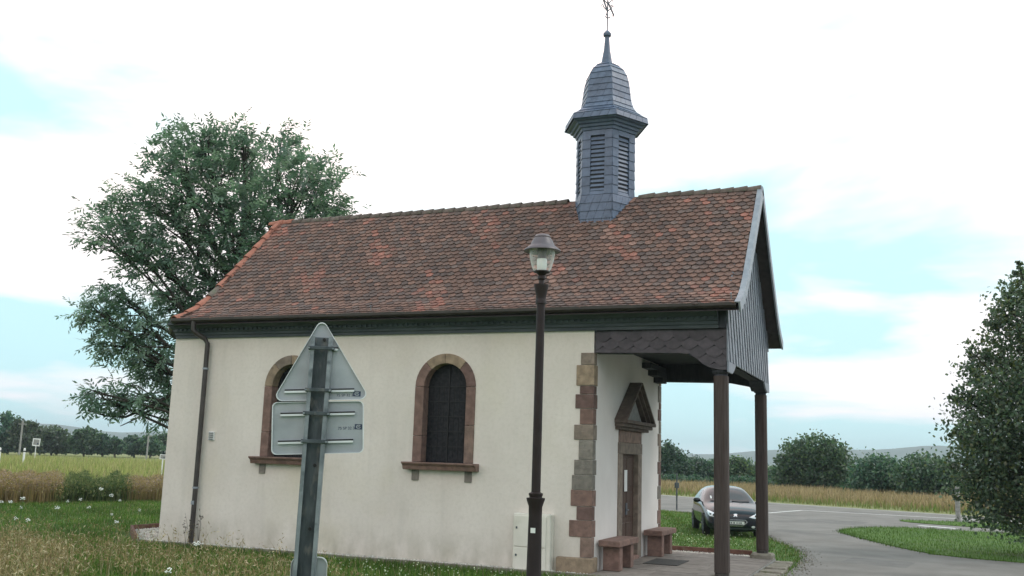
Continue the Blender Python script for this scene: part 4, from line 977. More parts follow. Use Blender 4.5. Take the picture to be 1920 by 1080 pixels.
for s in (-1, 1):
    hl = patch('headlight', [(s*.40, .60), (s*.56, .565), (s*.74, .60), (s*.79, .70), (s*.775, .775), (s*.68, .735), (s*.54, .67)], 'f', 'lens', 0.006)
    patch('lamp_unit', [(s*.57, .605), (s*.635, .60), (s*.655, .645), (s*.62, .675), (s*.57, .655)], 'f', 'black', 0.010, parent=hl); patch('lamp_unit', [(s*.685, .63), (s*.73, .64), (s*.74, .69), (s*.69, .685)], 'f', 'galv_dark', 0.010, parent=hl)
    fl = patch('fog_light', [(s*.52+.055*math.cos(t), .325+.035*math.sin(t)) for t in np.linspace(0, 6.28, 12)[:-1]], 'f', 'lens', 0.008)
    patch('fog_light_trim', [(s*.42, .335), (s*.50, .31), (s*.64, .305), (s*.68, .34), (s*.60, .365), (s*.5, .36)], 'f', 'black', 0.005)
    mr_ = MB().lathe([(0.03, -.10), (0.085, -.06), (0.095, 0.0), (0.08, .06), (0.03, .085)], (0, 0), 10)
    mr_.v = [(1.36+p[0]*0.6, s*0.955+p[1]*1.2, 1.01+p[2]*.75) for p in mr_.v]; mm = mr_.build('mirror', 'carpaint', car, 'all'); MB().tube([(1.36, s*.82, .975), (1.36, s*.93, .985)], 0.025, 6).build('mirror_arm', 'black', mm)
grl = patch('grille', [(-.30, .515), (.30, .515), (.345, .46), (.20, .345), (-.20, .345), (-.345, .46)], 'f', 'black', 0.006)
GO = [(-.30, .52), (.30, .52), (.36, .46), (.21, .335), (-.21, .335), (-.36, .46)]; GI = [(-.285, .508), (.285, .508), (.33, .46), (.195, .355), (-.195, .355), (-.33, .46)]
for k in range(6):
    k2 = (k+1) % 6; patch('grille_trim', [GO[k], GO[k2], GI[k2], GI[k]], 'f', 'chrome', 0.014, parent=grl, sub=2)
for z in (.375, .49): patch('grille_bar', [(-.22, z-.004), (.22, z-.004), (.22, z+.004), (-.22, z+.004)], 'f', 'galv_dark', 0.010, parent=grl)
pl = patch('number_plate', [(-.26, .39), (.26, .39), (.26, .475), (-.26, .475)], 'f', 'white', 0.03)
for k, (u0, u1, z0, z1) in enumerate(((.02, .06, .405, .46), (.075, .085, .41, .455), (.10, .135, .405, .46), (.15, .19, .40, .46), (-.06, -.03, .405, .46), (-.12, -.09, .405, .46), (-.18, -.14, .405, .46))):
    patch('plate_mark', [(u0, z0), (u1, z0+.004), (u1-.006, z1), (u0+.004, z1-.008)], 'f', 'galv_dark', 0.033, parent=pl, sub=1)
EM = [(-.05, .60), (-.02, .605), (.0, .635), (.02, .605), (.055, .60), (.035, .64), (.02, .665), (.05, .66), (.035, .685), (.0, .69), (-.03, .695), (-.06, .675), (-.05, .66), (-.02, .665), (-.03, .64)]
patch('emblem', [(y*1.05, z) for y, z in EM], 'f', 'chrome', 0.018)
patch('bonnet_seam', [(-.62, .975), (.62, .975), (.62, .99), (-.62, .99)], 'f', 'black', 0.004)
patch('bumper_lip', [(-.60, .255), (.60, .255), (.62, .275), (-.62, .275)], 'f', 'galv_dark', 0.01)
patch('tax_sticker', [(.52, 1.075), (.56, 1.075), (.56, 1.145), (.52, 1.145)], 'f', 'white', 0.008)
for s in (-1, 1): MB().tube([(1.02, s*.06, 1.022), (1.0, s*.33, 1.02), (1.04, s*.58, 1.01)], 0.010, 6).build('wiper', 'black', car)
for wx in (0.72, 3.26):
    for s in (-1, 1):
        ty = MB(); pr_ = [(.19, -.09), (.29, -.095), (.315, -.06), (.315, .06), (.29, .095), (.19, .09)]
        for r_, y in pr_:
            for j in range(24): t = 2*math.pi*j/24; ty.v.append((wx+r_*math.cos(t), s*0.765+y, .115+.2+r_*math.sin(t)-0.0))
        for k in range(5):
            for j in range(24): ty.f.append((k*24+j, k*24+(j+1) % 24, (k+1)*24+(j+1) % 24, (k+1)*24+j))
        whl = ty.build('wheel', 'tyre', car, True)
        rm = MB(); rm.tube([(wx, s*.70, .315), (wx, s*.85, .315)], 0.05, 10)
        for j in range(5):
            t = 2*math.pi*j/5+.3; d = Vector((math.cos(t), 0, math.sin(t))); c_ = Vector((wx, s*.843, .315)); rm.tube([c_, c_+d*.2], [.028, .035], 6)
        for j in range(24):
            pass
        rm.build('rim', 'galv_dark', whl)
        ar = MB(); 
        for j in range(15):
            t = math.pi*j/14; 
            for r_ in (.318, .365): ar.v.append((wx+r_*math.cos(t), s*.872, .30+r_*math.sin(t)))
        for j in range(14): ar.f.append((2*j, 2*j+1, 2*j+3, 2*j+2))
        ar.build('wheel_arch', 'black', car)
hd = math.atan2(0.17, -0.985)   # the nose points this way
nose = Vector((0.315, -0.949)); place(car, (0.62, 12.05, G), math.atan2(-nose.y, -nose.x))

# ------------------------------------------------------------------ vegetation helpers
def blades(name, P, z0, h, wd, tints, lean=0.35, label=None, cat=None, seg=2, wind=(0.0, 0.0), seed=None, tipfade=1.25):
    n = len(P); th = rng.random(n)*2*np.pi; dx, dy = np.cos(th), np.sin(th)
    ln = lean*np.abs(rng.standard_normal(n))*h; la = rng.random(n)*2*np.pi
    lx_, ly_ = np.cos(la)*ln+wind[0]*h, np.sin(la)*ln+wind[1]*h
    b = np.stack([P[:, 0], P[:, 1], np.full(n, z0)], 1); s = np.stack([dx, dy, np.zeros(n)], 1)*(wd/2)[:, None]
    mid = b+np.stack([lx_*0.3, ly_*0.3, h*0.55], 1); tip = b+np.stack([lx_, ly_, h*(1-0.2*np.minimum(ln/h, 1))], 1)
    c = np.array(tints)[rng.integers(0, len(tints), n)]*(0.8+0.4*rng.random((n, 1)))
    if seg == 1:
        V = np.stack([b-s, b+s, tip], 1); F = np.arange(n*3).reshape(n, 3); T = np.stack([c*0.85, c*0.85, c*tipfade], 1); k = 3
        return V.reshape(-1, 3), F, T.reshape(-1, 3)
    V = np.stack([b-s, b+s, mid+s*0.8, mid-s*0.8, tip], 1); i = np.arange(n)[:, None]*5
    F = np.concatenate([i+np.array([[0, 1, 2]]), i+np.array([[0, 2, 3]]), i+np.array([[3, 2, 4]])])
    T = np.stack([c*0.8, c*0.8, c, c, c*tipfade], 1)
    return V.reshape(-1, 3), F, T.reshape(-1, 3)
def merge(parts):
    V, F, T = [], [], []; o = 0
    for v, f, t in parts: V.append(v); F.append(f+o); T.append(t); o += len(v)
    return np.concatenate(V), np.concatenate(F), np.concatenate(T)
def stuff(name, parts, label, cat, m='blade'):
    V, F, T = merge(parts); o = np_mesh(name, V, F, m, T); tag(o, label, cat, kind='stuff'); return o
def spread(n, a, b): return a+(b-a)*rng.random(n)
GREEN = [(0.072, 0.155, 0.020), (0.095, 0.185, 0.025), (0.058, 0.125, 0.018), (0.125, 0.195, 0.04), (0.078, 0.165, 0.025)]
STRAW = [(0.27, 0.205, 0.105), (0.34, 0.27, 0.15), (0.22, 0.165, 0.085), (0.20, 0.175, 0.07), (0.48, 0.41, 0.27)]
def leaves(C, ln, wd, tints, droop=0.4, jit=0.25):
    n = len(C); d = rng.standard_normal((n, 3)); d[:, 2] -= droop; d /= np.linalg.norm(d, axis=1)[:, None]
    s = np.cross(d, rng.standard_normal((n, 3))); s /= np.linalg.norm(s, axis=1)[:, None]
    l_ = (ln*(0.7+0.6*rng.random(n)))[:, None]; w_ = (wd*(0.7+0.6*rng.random(n)))[:, None]
    V = np.stack([C-d*l_/2, C+s*w_/2, C+d*l_/2, C-s*w_/2], 1); F = np.arange(n*4).reshape(n, 4)
    c = np.array(tints)[rng.integers(0, len(tints), n)]*(1-jit+2*jit*rng.random((n, 1)))
    return V.reshape(-1, 3), F, np.repeat(c, 4, 0)
def sprays(C, cen, n, ln, lw, ll, tints, droop):
    """pinnate sprigs: leaflets in two rows along a twig that points away from the middle of the crown"""
    m_ = len(C); d = (C-cen); d /= np.linalg.norm(d, axis=1)[:, None]+1e-6; d = d*0.8+rng.standard_normal((m_, 3))*0.55; d[:, 2] -= droop; d /= np.linalg.norm(d, axis=1)[:, None]
    sd_ = np.cross(d, np.array([0, 0, 1.0])+rng.standard_normal((m_, 3))*0.35); sd_ /= np.linalg.norm(sd_, axis=1)[:, None]; up_ = np.cross(sd_, d)
    L_ = ln*(0.6+0.8*rng.random(m_)); V = []; T = []; base = np.array(tints)[rng.integers(0, len(tints), m_)]*(0.75+0.5*rng.random((m_, 1)))
    for k in range(n):
        f = (k//2+0.6)/(n/2+0.3); s_ = 1 if k % 2 else -1
        p = C+d*(L_*f)[:, None]-up_*(0.10*L_*f*f)[:, None]; ax = d*0.62+sd_*s_*0.75-up_*0.22+rng.standard_normal((m_, 3))*0.16; ax /= np.linalg.norm(ax, axis=1)[:, None]
        nn = up_+rng.standard_normal((m_, 3))*0.35; w_ = np.cross(ax, nn); w_ /= np.linalg.norm(w_, axis=1)[:, None]; a = (ll*(0.75+0.5*rng.random(m_)))[:, None]; b_ = lw*a/ll
        V.append(np.stack([p, p+ax*a*0.45+w_*b_/2, p+ax*a, p+ax*a*0.45-w_*b_/2], 1)); T.append(np.repeat(base*(0.9+0.2*rng.random((m_, 1))), 4, 0).reshape(m_, 4, 3))
    V = np.concatenate(V).reshape(-1, 3); T = np.concatenate(T).reshape(-1, 3); return V, np.arange(len(V)).reshape(-1, 4), T
def tree(name, label, base, top, blobs, trunk_r, n_leaf, leaf, tints, group=None, clump=0.28, per=22, cat='tree', twigs=4, shell=0.55, droop=0.4, branch_r=0.05, wild=None, spray=None):
    """blobs: (x, y, z, rx, ry, rz); limbs run from the trunk into every blob and end in leafy clumps"""
    base = Vector(base); top = Vector(top); t = thing(name, label, cat, base, group)
    b = MB(); k = 6
    ax = [base.lerp(top, i/k)+Vector((random.gauss(0, 1), random.gauss(0, 1), 0))*trunk_r*0.7*(0 if i == 0 else 1) for i in range(k+1)]
    b.tube(ax, [trunk_r*(1.25 if i == 0 else 1-0.75*i/k) for i in range(k+1)], 9)
    vol = [bl[3]*bl[4]*bl[5] for bl in blobs]; area = [v**(2/3) for v in vol]; C = []
    for bl, a in zip(blobs, area):
        c = Vector(bl[:3]); hh = min(max((c.z-base.z)*random.uniform(0.45, 0.75), 0.1), (top-base).z*0.97); f = hh/(top-base).z*k; i = min(int(f), k-1); s = ax[i].lerp(ax[i+1], f-i)
        mid = s.lerp(c, 0.5)+Vector((random.gauss(0, .12), random.gauss(0, .12), random.uniform(-.1, .25)))*(c-s).length*0.35
        br = branch_r*(0.6+0.5*max(bl[3], bl[5])); b.tube([s, s.lerp(mid, .5), mid, mid.lerp(c, .55), c], [br, br*.85, br*.7, br*.5, br*.3], 6)
        nl = int(n_leaf*a/sum(area)); nc = max(3, nl//per)
        d = rng.standard_normal((nc, 3)); d /= np.linalg.norm(d, axis=1)[:, None]; rad = (shell+(1-shell)*rng.random(nc)**0.6)*(0.82+0.4*rng.random(nc))
        cc_ = np.array(c)+d*rad[:, None]*np.array(bl[3:6])
        cs = clump*min(1.3, max(bl[3:6]))
        rep = np.repeat(cc_, per, 0); C.append(rep+rng.standard_normal(rep.shape)*np.array([cs, cs, cs*0.7])*(0.45+0.8*rng.random((nc, 1)).repeat(per, 0)))
        for q in range(min(twigs, nc)):
            e_ = Vector(cc_[q]); m2 = mid.lerp(c, .7).lerp(e_, .5)+Vector((random.gauss(0, .08), random.gauss(0, .08), random.gauss(0, .08)))
            b.tube([mid.lerp(c, random.uniform(.3, .9)), m2, e_], [br*.38, br*.25, br*.1], 4, cap=False)
    if wild:
        for path, r_ in wild: b.tube(path, [r_*(1-0.7*i/(len(path)-1)) for i in range(len(path))], 5)
    C = np.concatenate(C); C = C[C[:, 2] > base.z+0.05]
    b.build('trunk', 'bark', t, True)
    if spray: V, F, T = sprays(C, np.array(base.lerp(top, 0.62)), spray[0], spray[1], leaf[1], leaf[0], tints, droop)
    else: V, F, T = leaves(C, leaf[0], leaf[1], tints, droop)
    np_mesh('crown', V, F, 'leaf', T, t)
    return t
def ray_point(px, py, D):                            # a point seen at that place of the photograph, D metres away over the ground
    d = fwd*1.0+rr*((px-960)/1836.1)-uu*((py-540)/1836.1); return CAM+d*(D/math.hypot(d.x, d.y))

# ------------------------------------------------------------------ ash tree behind the chapel
D0 = 33.5; PXM = D0/1836.1*1.0
def blobs_from(lst, D, dj=1.6):
    o_ = []
    for px, py, r_ in lst:
        p = ray_point(px, py, D+random.uniform(-dj, dj)); q = r_*D/1836.1; o_.append((p.x, p.y, p.z, q*1.05, q*1.05, q*0.9))
    return o_
ASH = [(375, 262, 40), (400, 310, 70), (455, 262, 42), (470, 320, 72), (545, 282, 40), (560, 340, 66), (615, 345, 46), (630, 395, 36), (320, 280, 32), (335, 330, 62), (262, 372, 50), (215, 410, 44), (190, 440, 34), (330, 410, 78), (420, 400, 86),
       (520, 410, 80), (250, 450, 56), (300, 490, 70), (390, 500, 84), (470, 490, 76), (600, 410, 44), (335, 560, 58), (400, 580, 66), (230, 555, 46), (190, 590, 38), (265, 610, 52), (215, 640, 40), (340, 640, 56), (270, 680, 46),
       (310, 715, 52), (250, 735, 36), (190, 745, 30), (165, 730, 20), (310, 765, 34), (235, 765, 24), (430, 650, 60), (520, 500, 60), (168, 570, 20)]
bb = ray_point(445, 990, D0+0.3); bb.z = G; tt = ray_point(450, 300, D0+0.3)
LEAFT = [(0.11, 0.188, 0.138), (0.14, 0.22, 0.165), (0.085, 0.15, 0.112), (0.19, 0.265, 0.205)]
w1 = [ray_point(310, 760, D0), ray_point(280, 770, D0), ray_point(255, 785, D0), ray_point(230, 797, D0), ray_point(225, 799, D0)]
w2 = [ray_point(320, 740, D0), ray_point(275, 765, D0), ray_point(235, 782, D0), ray_point(200, 780, D0), ray_point(165, 770, D0)]
w3 = [ray_point(330, 600, D0), ray_point(280, 610, D0), ray_point(235, 560, D0), ray_point(222, 540, D0)]
ash = tree('ash_tree', 'tall spreading leafy tree rising behind the left end of the chapel', bb, tt, blobs_from(ASH, D0, 1.2), 0.30, 5200, (0.20, 0.062), LEAFT, clump=0.20, per=4, twigs=14, shell=0.1, spray=(9, 0.42), droop=0.15, branch_r=0.075, wild=[(w1, .035), (w2, .06), (w3, .04)])

# tree at the right edge
D1 = 29.5
RT = [(1912, 500, 14), (1925, 520, 26), (1895, 560, 18), (1938, 545, 34), (1905, 540, 26), (1925, 600, 60), (1875, 600, 26), (1950, 680, 90), (1860, 660, 36), (1840, 700, 34), (1880, 720, 60), (1830, 760, 40), (1940, 780, 100), (1860, 800, 64), (1815, 830, 30), (1840, 860, 52), (1900, 870, 80), (1825, 910, 34), (1880, 930, 62), (1960, 920, 80),
      (1850, 960, 32), (1900, 975, 36), (1990, 760, 110), (1795, 800, 14), (1782, 812, 9), (1800, 870, 22), (2030, 850, 110), (2000, 640, 80), (1950, 560, 50), (1812, 650, 12), (1800, 745, 16)]
b1 = ray_point(1965, 1010, D1); b1.z = G; t1_ = ray_point(1960, 560, D1)
tree('linden_tree', 'dense dark tree with low hanging leaves at the right edge', b1, t1_, blobs_from(RT, D1, 0.9), 0.16, 42000, (0.105, 0.08), [(0.065, 0.105, 0.065), (0.09, 0.14, 0.085), (0.045, 0.08, 0.05), (0.14, 0.19, 0.13), (0.11, 0.135, 0.05)], clump=0.22, per=20, twigs=5, shell=0.35, branch_r=0.04)

# ------------------------------------------------------------------ trees along the fields
BG = [(0.040, 0.095, 0.062), (0.058, 0.12, 0.075), (0.028, 0.07, 0.05), (0.08, 0.145, 0.08)]
BG2 = [(0.05, 0.09, 0.06), (0.075, 0.12, 0.07), (0.045, 0.07, 0.055)]
def bg_tree(label, lst, D, n=7000, leaf=0.34, tints=BG, name='field_tree', shell=0.5, clump=0.32, group='trees along the far edge of the fields', per=14):
    bl = blobs_from(lst, D, 0.8); kk = random.uniform(0.8, 1.3); hw = random.uniform(0.9, 1.25); tints = [(a*kk*hw, b*kk, c*kk/hw) for a, b, c in tints]
    cx_ = sum(p[0]*p[2] for p in lst)/sum(p[2] for p in lst); low = max(p[1]+p[2] for p in lst); b_ = ray_point(cx_, low, D); b_.z = G-0.05; hi = min(p[1]-p[2]*0.3 for p in lst); t_ = ray_point(cx_, hi, D)
    return tree(name, label, b_, t_, bl, 0.16, n, (leaf, leaf*0.62), tints, group, clump=clump, per=per, twigs=3, shell=shell, branch_r=0.05)
bg_tree('big round crowned tree beyond the road, right of the porch posts', [(1530, 845, 30), (1500, 850, 26), (1560, 852, 26), (1480, 868, 20), (1520, 872, 40), (1575, 875, 26), (1550, 890, 36), (1500, 898, 36), (1595, 888, 16), (1470, 895, 16), (1465, 862, 9), (1580, 905, 24), (1470, 912, 18)], 88, 17000, 0.27)
bg_tree('low rounded tree right of the big round crowned field tree', [(1640, 880, 26), (1665, 885, 24), (1625, 895, 24), (1655, 908, 30), (1615, 912, 20), (1680, 905, 20)], 82, 9000, 0.27)
bg_tree('bushy tree beside the dark tree at the right edge', [(1725, 876, 24), (1755, 885, 26), (1705, 898, 24), (1740, 905, 34), (1770, 910, 26), (1795, 905, 22), (1715, 918, 22)], 78, 9500, 0.26)
bg_tree('field tree close beside the far corner of the chapel front', [(1250, 845, 14), (1262, 858, 18), (1240, 870, 20), (1275, 875, 20), (1255, 890, 22), (1225, 850, 20)], 100, 6500, 0.30)
bg_tree('field tree seen just left of the near porch post', [(1300, 872, 15), (1318, 878, 16), (1290, 888, 18), (1320, 893, 20), (1300, 900, 16)], 104, 5500, 0.30)
bg_tree('field tree seen between the two porch posts', [(1378, 865, 9), (1390, 872, 14), (1372, 885, 18), (1402, 885, 18), (1385, 900, 20), (1410, 902, 14)], 104, 6000, 0.30)
bg_tree('field tree hidden mostly behind the near porch post', [(1345, 876, 14), (1350, 892, 18), (1340, 900, 16)], 108, 3500, 0.30)
bg_tree('small field tree just right of the far porch post', [(1452, 885, 12), (1440, 893, 16), (1458, 905, 14), (1432, 905, 12)], 116, 3500, 0.30)
DL = 170
LT = [('tallest dark tree at the far left edge of the field', [(18, 788, 12), (8, 800, 12), (22, 812, 18), (0, 822, 20), (30, 830, 14)], BG), ('slim tree behind the far utility pole on the left', [(38, 797, 9), (36, 812, 12), (42, 826, 14)], BG2),
      ('wide dark bush left of the white field sign', [(58, 800, 9), (62, 815, 12), (56, 830, 13)], BG2), ('broad reddish dark tree right of the white field sign', [(92, 812, 14), (80, 822, 16), (110, 820, 15), (96, 832, 18), (124, 832, 14), (75, 836, 12)], BG2),
      ('light topped tree in the gap above the green field', [(150, 815, 8), (166, 813, 10), (158, 826, 14), (172, 828, 12), (145, 833, 12)], BG), ('narrow pointed tree beside the light topped tree', [(192, 823, 8), (188, 832, 11), (200, 836, 10)], BG),
      ('low distant shrub left of the rounded field tree', [(216, 830, 7), (210, 838, 9), (224, 840, 8)], BG), ('rounded dark tree near the chapel rear', [(250, 830, 11), (242, 838, 12), (262, 838, 12)], BG),
      ('loose topped tree left of the small far pole', [(281, 826, 9), (276, 836, 11), (290, 838, 11)], BG), ('tree cut off by the rear corner of the chapel', [(306, 824, 10), (312, 836, 13), (300, 840, 10)], BG)]
for lb, ls, tn in LT: bg_tree(lb, ls, DL+random.uniform(-8, 12), 3600, 0.55, tn, clump=0.30)
def hedge(name, label, pts, D, n, tints, leaf):
    b_ = blobs_from(pts, D, 2.0); C = []
    ar = [q[3]*q[5] for q in b_]
    for q, a in zip(b_, ar):
        m_ = int(n*a/sum(ar)); d = rng.standard_normal((m_, 3)); d /= np.linalg.norm(d, axis=1)[:, None]; C.append(np.array(q[:3])+d*(rng.random((m_, 1))**.4)*np.array(q[3:6]))
    C = np.concatenate(C); C = C[C[:, 2] > G]; V, F, T = leaves(C, leaf, leaf*.6, tints); o = np_mesh(name, V, F, 'leaf', T); tag(o, label, 'thicket', kind='stuff')
hedge('thicket', 'continuous dark undergrowth below the trees beyond the road', [(x, 904+(x-1240)*0.027+random.uniform(-3, 3), 17) for x in range(1225, 1840, 16)]+[(x, 916+(x-1240)*0.03, 13) for x in range(1225, 1840, 14)], 92, 26000, BG, 0.3)
hedge('thicket', 'continuous dark undergrowth below the trees on the left', [(x, 838+x*0.022+random.uniform(-2, 2), 9) for x in range(-10, 330, 9)], 176, 14000, BG, 0.5)

# hills on the horizon
hv, hf = [], []
NA, NR = 120, 6
for i in range(NA):
    az = R(-62+i*0.8)                                 # from +Y towards +X
    prof_h = 26+15*math.sin(az*9+1.0)+9*math.sin(az*23+2)+5*math.sin(az*51)
    dg_ = math.degrees(az)
    prof_h += 22*math.exp(-((dg_+8.5)/2.6)**2)
    for j in range(NR):
        d = 2300+j*180; hh = max(prof_h, 6)*math.sin(math.pi*j/(NR-1)) if j else -6; hv.append((CAM.x+d*math.sin(az), CAM.y+d*math.cos(az), G-3+hh*1.35))
for i in range(NA-1):
    for j in range(NR-1): hf.append((i*NR+j, (i+1)*NR+j, (i+1)*NR+j+1, i*NR+j+1))
hb = MB(); hb.v, hb.f = hv, hf; structure(hb.build('hills', 'hill', None, 'all'))

# ------------------------------------------------------------------ grass
def fringe(poly, n, j=.10):
    p = np.array(poly, float); q = np.roll(p, -1, 0); l = np.linalg.norm(q-p, axis=1); k = rng.choice(len(p), n, p=l/l.sum()); t = rng.random((n, 1)); return p[k]*(1-t)+q[k]*t+rng.normal(0, j, (n, 2))
def patchy(part, P, k):                               # clumps of paler and darker turf
    V, F, T = part; m_ = 0.85+0.22*np.sin(P[:, 0]*1.9+np.sin(P[:, 1]*1.1)*2)*np.sin(P[:, 1]*2.3+P[:, 0]*0.7)+0.15*rng.standard_normal(len(P))
    T = T*np.repeat(np.clip(m_, .5, 1.5), k)[:, None]; return V, F, T
def lawn_clear(P):
    k = ~in_poly(P, np.array([(2.9, -0.5), (2.9, 5.4), (2.1, 5.85), (-10.3, 5.85), (-12.38, 3.8), (-12.38, 1.6), (-10.33, -0.42), (2.9, -0.48)])); k &= ~in_poly(P, np.array(ASPH)); return P[k]
LA = lawn_clear(scatter([(-24, 5), (-21.9, 13), (-10, 11), (-12, 0), (-16, -4)], 42000))
LB = lawn_clear(scatter([(-16, -4), (-12, 0.5), (-9, -0.3), (3.3, -0.3), (3.3, -5.5), (-9, -8)], 60000))
LC = lawn_clear(scatter([(-3, 5.8), (3.2, 5.8), (3.2, 9), (0.5, 16), (-3, 25), (-8, 26), (-6, 10)], 30000))
stuff('lawn_grass', [patchy(blades('g', P, G, spread(len(P), h0, h1), spread(len(P), .012, .022), GREEN*2+STRAW[1:2]+[(0.16, 0.22, 0.06)], .55, seg=1), P, 3) for P, h0, h1 in ((LA, .05, .14), (LB, .06, .19), (LC, .04, .10), (fringe(ASPH[1:12], 2600, .09), .03, .10), (fringe([(-10.3, -.43), (2.6, -.46)], 2600, .035), .05, .15))], 'short green lawn grass around the chapel', 'grass')
LI = np.concatenate([scatter(ISLAND, 26000), scatter(STRIP, 8000), fringe(ISLAND, 3500), fringe(STRIP, 1500, .08)]); stuff('island_grass', [patchy(blades('g', LI, G+0.004, spread(len(LI), .06, .14), spread(len(LI), .012, .02), GREEN, .5, seg=1), LI, 3)], 'short grass on the islands between the asphalt lanes', 'grass')
# dry meadow grass with seed heads in the near left corner
DRY = [(-14.5, -2.7), (-12.0, -2.9), (-9.8, -3.5), (-8.6, -4.0), (-7.6, -4.7), (-6.6, -5.6), (-5.6, -7.0), (-5.0, -8), (-9, -9), (-15, -6)]
CL = scatter(DRY, 420); ci = rng.integers(0, len(CL), 6500); PD = np.concatenate([CL[ci]+rng.normal(0, .17, (6500, 2)), scatter(DRY, 1200)])
clh = np.concatenate([(0.55+0.6*rng.random(len(CL)))[ci], np.full(1200, .8)]); PD2 = scatter([(-13.5, -1.4), (-9, -1.9), (-5, -2.4), (-2.6, -3.6), (-2.5, -6.5), (-6, -5)], 2200)
def seedheads(P, h, tints, n=5, size=0.05):
    q = []
    for k in range(n):
        C = np.stack([P[:, 0]+rng.normal(0, .045, len(P)), P[:, 1]+rng.normal(0, .045, len(P)), G+h*(0.72+0.08*k)+rng.normal(0, .02, len(P))], 1)
        V, F, T = leaves(C, size, size*.22, tints, -0.9); q.append((V, np.concatenate([F[:, :3], F[:, [0, 2, 3]]]), T))
    return q
hD = spread(len(PD), .22, .62)*clh; hD2 = spread(len(PD2), .15, .42)
stuff('dry_meadow_grass', [blades('d', PD, G, hD, spread(len(PD), .008, .016), STRAW+GREEN[2:4], .42)]+seedheads(PD, hD, STRAW, 3, .075)+[blades('d', PD2, G, hD2, spread(len(PD2), .008, .014), STRAW[:2]+GREEN*2+[(0.17, 0.22, 0.06)]*3, .5)]+seedheads(PD2, hD2, STRAW, 2, .08)
      + [blades('d', scatter(DRY, 12000), G, spread(12000, .14, .40), spread(12000, .010, .018), GREEN*3+[(0.17, 0.22, 0.06)]*4+STRAW[:3], .6)], 'dry brown meadow grass with seed heads in the near left corner', 'grass')
PD3 = np.concatenate([scatter([(-14.5, -1.2), (-9, -1.3), (-4.5, -2.6), (-2.2, -4.6), (-3.5, -7), (-14, -6)], 550)]); hD3 = spread(len(PD3), .35, .75)
stuff('tall_grass_stems', [blades('d', PD3, G, hD3, spread(len(PD3), .006, .010), STRAW+GREEN[3:4], .3)]+seedheads(PD3, hD3, STRAW, 4, .07), 'sparse tall flowering grass stems over the near lawn', 'grass')
# tall crop strip on the left
CE = [(-24.0, 5.0), (-23.4, 7.4), (-21.7, 13.1), (-19.5, 20), (-24.5, 24), (-28.5, 15), (-31, 5), (-33, -4), (-26.5, -4)]
PC = scatter(CE, 46000)
def along(P):                                         # bearing seen from the camera: brown crop, green weeds, brown again
    d = np.stack([P[:, 0]-CAM.x, P[:, 1]-CAM.y], 1); az = np.arctan2(d[:, 0], d[:, 1]); f = np.array([[rr.x, rr.y], [fwd.x, fwd.y]])
    return 960+1836*(d @ f[0])/(d @ f[1])
px_ = along(PC); wob = rng.normal(0, 9, len(PC)); grn = (px_+wob > 118) & (px_+wob < 250); PCb, PCg = PC[~grn], PC[grn]
bx_ = px_[~grn]; hb_ = spread(len(PCb), .55, 1.12)*np.where(bx_ < 125, 1.0, 0.85)*(0.93+0.07*np.sin(bx_*0.13)); gx = px_[grn]; hg_ = spread(len(PCg), .35, 1.2)*(0.80+0.16*np.sin(gx*0.09)+0.12*np.sin(gx*0.23+1))
BRN = [(0.32, 0.23, 0.10), (0.38, 0.28, 0.135), (0.26, 0.19, 0.095), (0.30, 0.235, 0.15), (0.24, 0.21, 0.08)]
PUR = [(0.30, 0.225, 0.19), (0.35, 0.27, 0.225), (0.25, 0.185, 0.155)]
WEED = [(0.075, 0.115, 0.04), (0.10, 0.145, 0.05), (0.14, 0.17, 0.07), (0.055, 0.09, 0.035), (0.18, 0.19, 0.08)]
def heads(P, h, tints, k, sz):
    q = []
    for j in range(k):
        C = np.stack([P[:, 0]+rng.normal(0, .06, len(P)), P[:, 1]+rng.normal(0, .06, len(P)), G+h*(0.70+0.1*j)], 1); V, F, T = leaves(C, sz, sz*.35, tints, -.5); q.append((V, np.concatenate([F[:, :3], F[:, [0, 2, 3]]]), T))
    return q
stuff('crop_strip', [blades('c', PCb, G, hb_, spread(len(PCb), .012, .025), BRN, .25)]+heads(PCb, hb_, PUR+BRN, 3, .10), 'ripe brown crop standing along the edge of the lawn', 'crop')
stuff('weed_patch', [blades('c', PCg, G, hg_, spread(len(PCg), .015, .035), WEED, .3)]+heads(PCg, hg_*0.9, WEED, 3, .13), 'tall dark green weeds in the middle of the brown crop', 'weeds')
# far meadow behind the crop
FM = scatter([(-26, -2), (-29, 16), (-24, 26), (-60, 90), (-130, 60), (-110, 20), (-60, -5)], 52000)
hm = spread(len(FM), .35, .8); MEAD = [(0.24, 0.28, 0.085), (0.30, 0.31, 0.11), (0.19, 0.24, 0.065), (0.36, 0.32, 0.16), (0.27, 0.27, 0.10)]
stuff('meadow_grass', [blades('m', FM, G, hm, spread(len(FM), .05, .10), MEAD, .3, seg=1)], 'pale green and straw coloured meadow stretching to the left tree line', 'grass')
# dry grass field across the road
d0 = Vector((17.8, -10)).normalized(); nr_ = Vector((0.489, 0.872))
e0 = Vector((-9.65, 45.9)); FR = [tuple(e0-d0*30), tuple(e0+d0*42), tuple(e0+d0*42+nr_*34), tuple(e0-d0*34+nr_*40)]
PR = scatter(FR, 60000); dd_ = (PR[:, 0]-e0.x)*nr_.x+(PR[:, 1]-e0.y)*nr_.y
hr = spread(len(PR), .35, .75)*np.clip(0.35+dd_*0.14, .35, 1.0)
FLD = [(0.28, 0.21, 0.12), (0.33, 0.25, 0.15), (0.22, 0.18, 0.09), (0.36, 0.28, 0.18)]
nearm = dd_ < 2.2+rng.random(len(dd_))*2
stuff('verge_grass', [blades('v', PR[nearm], G, hr[nearm], spread(nearm.sum(), .02, .05), [(0.13, 0.19, 0.045), (0.17, 0.20, 0.06), (0.22, 0.20, 0.08)], .3)], 'green rough verge along the far side of the road', 'grass')
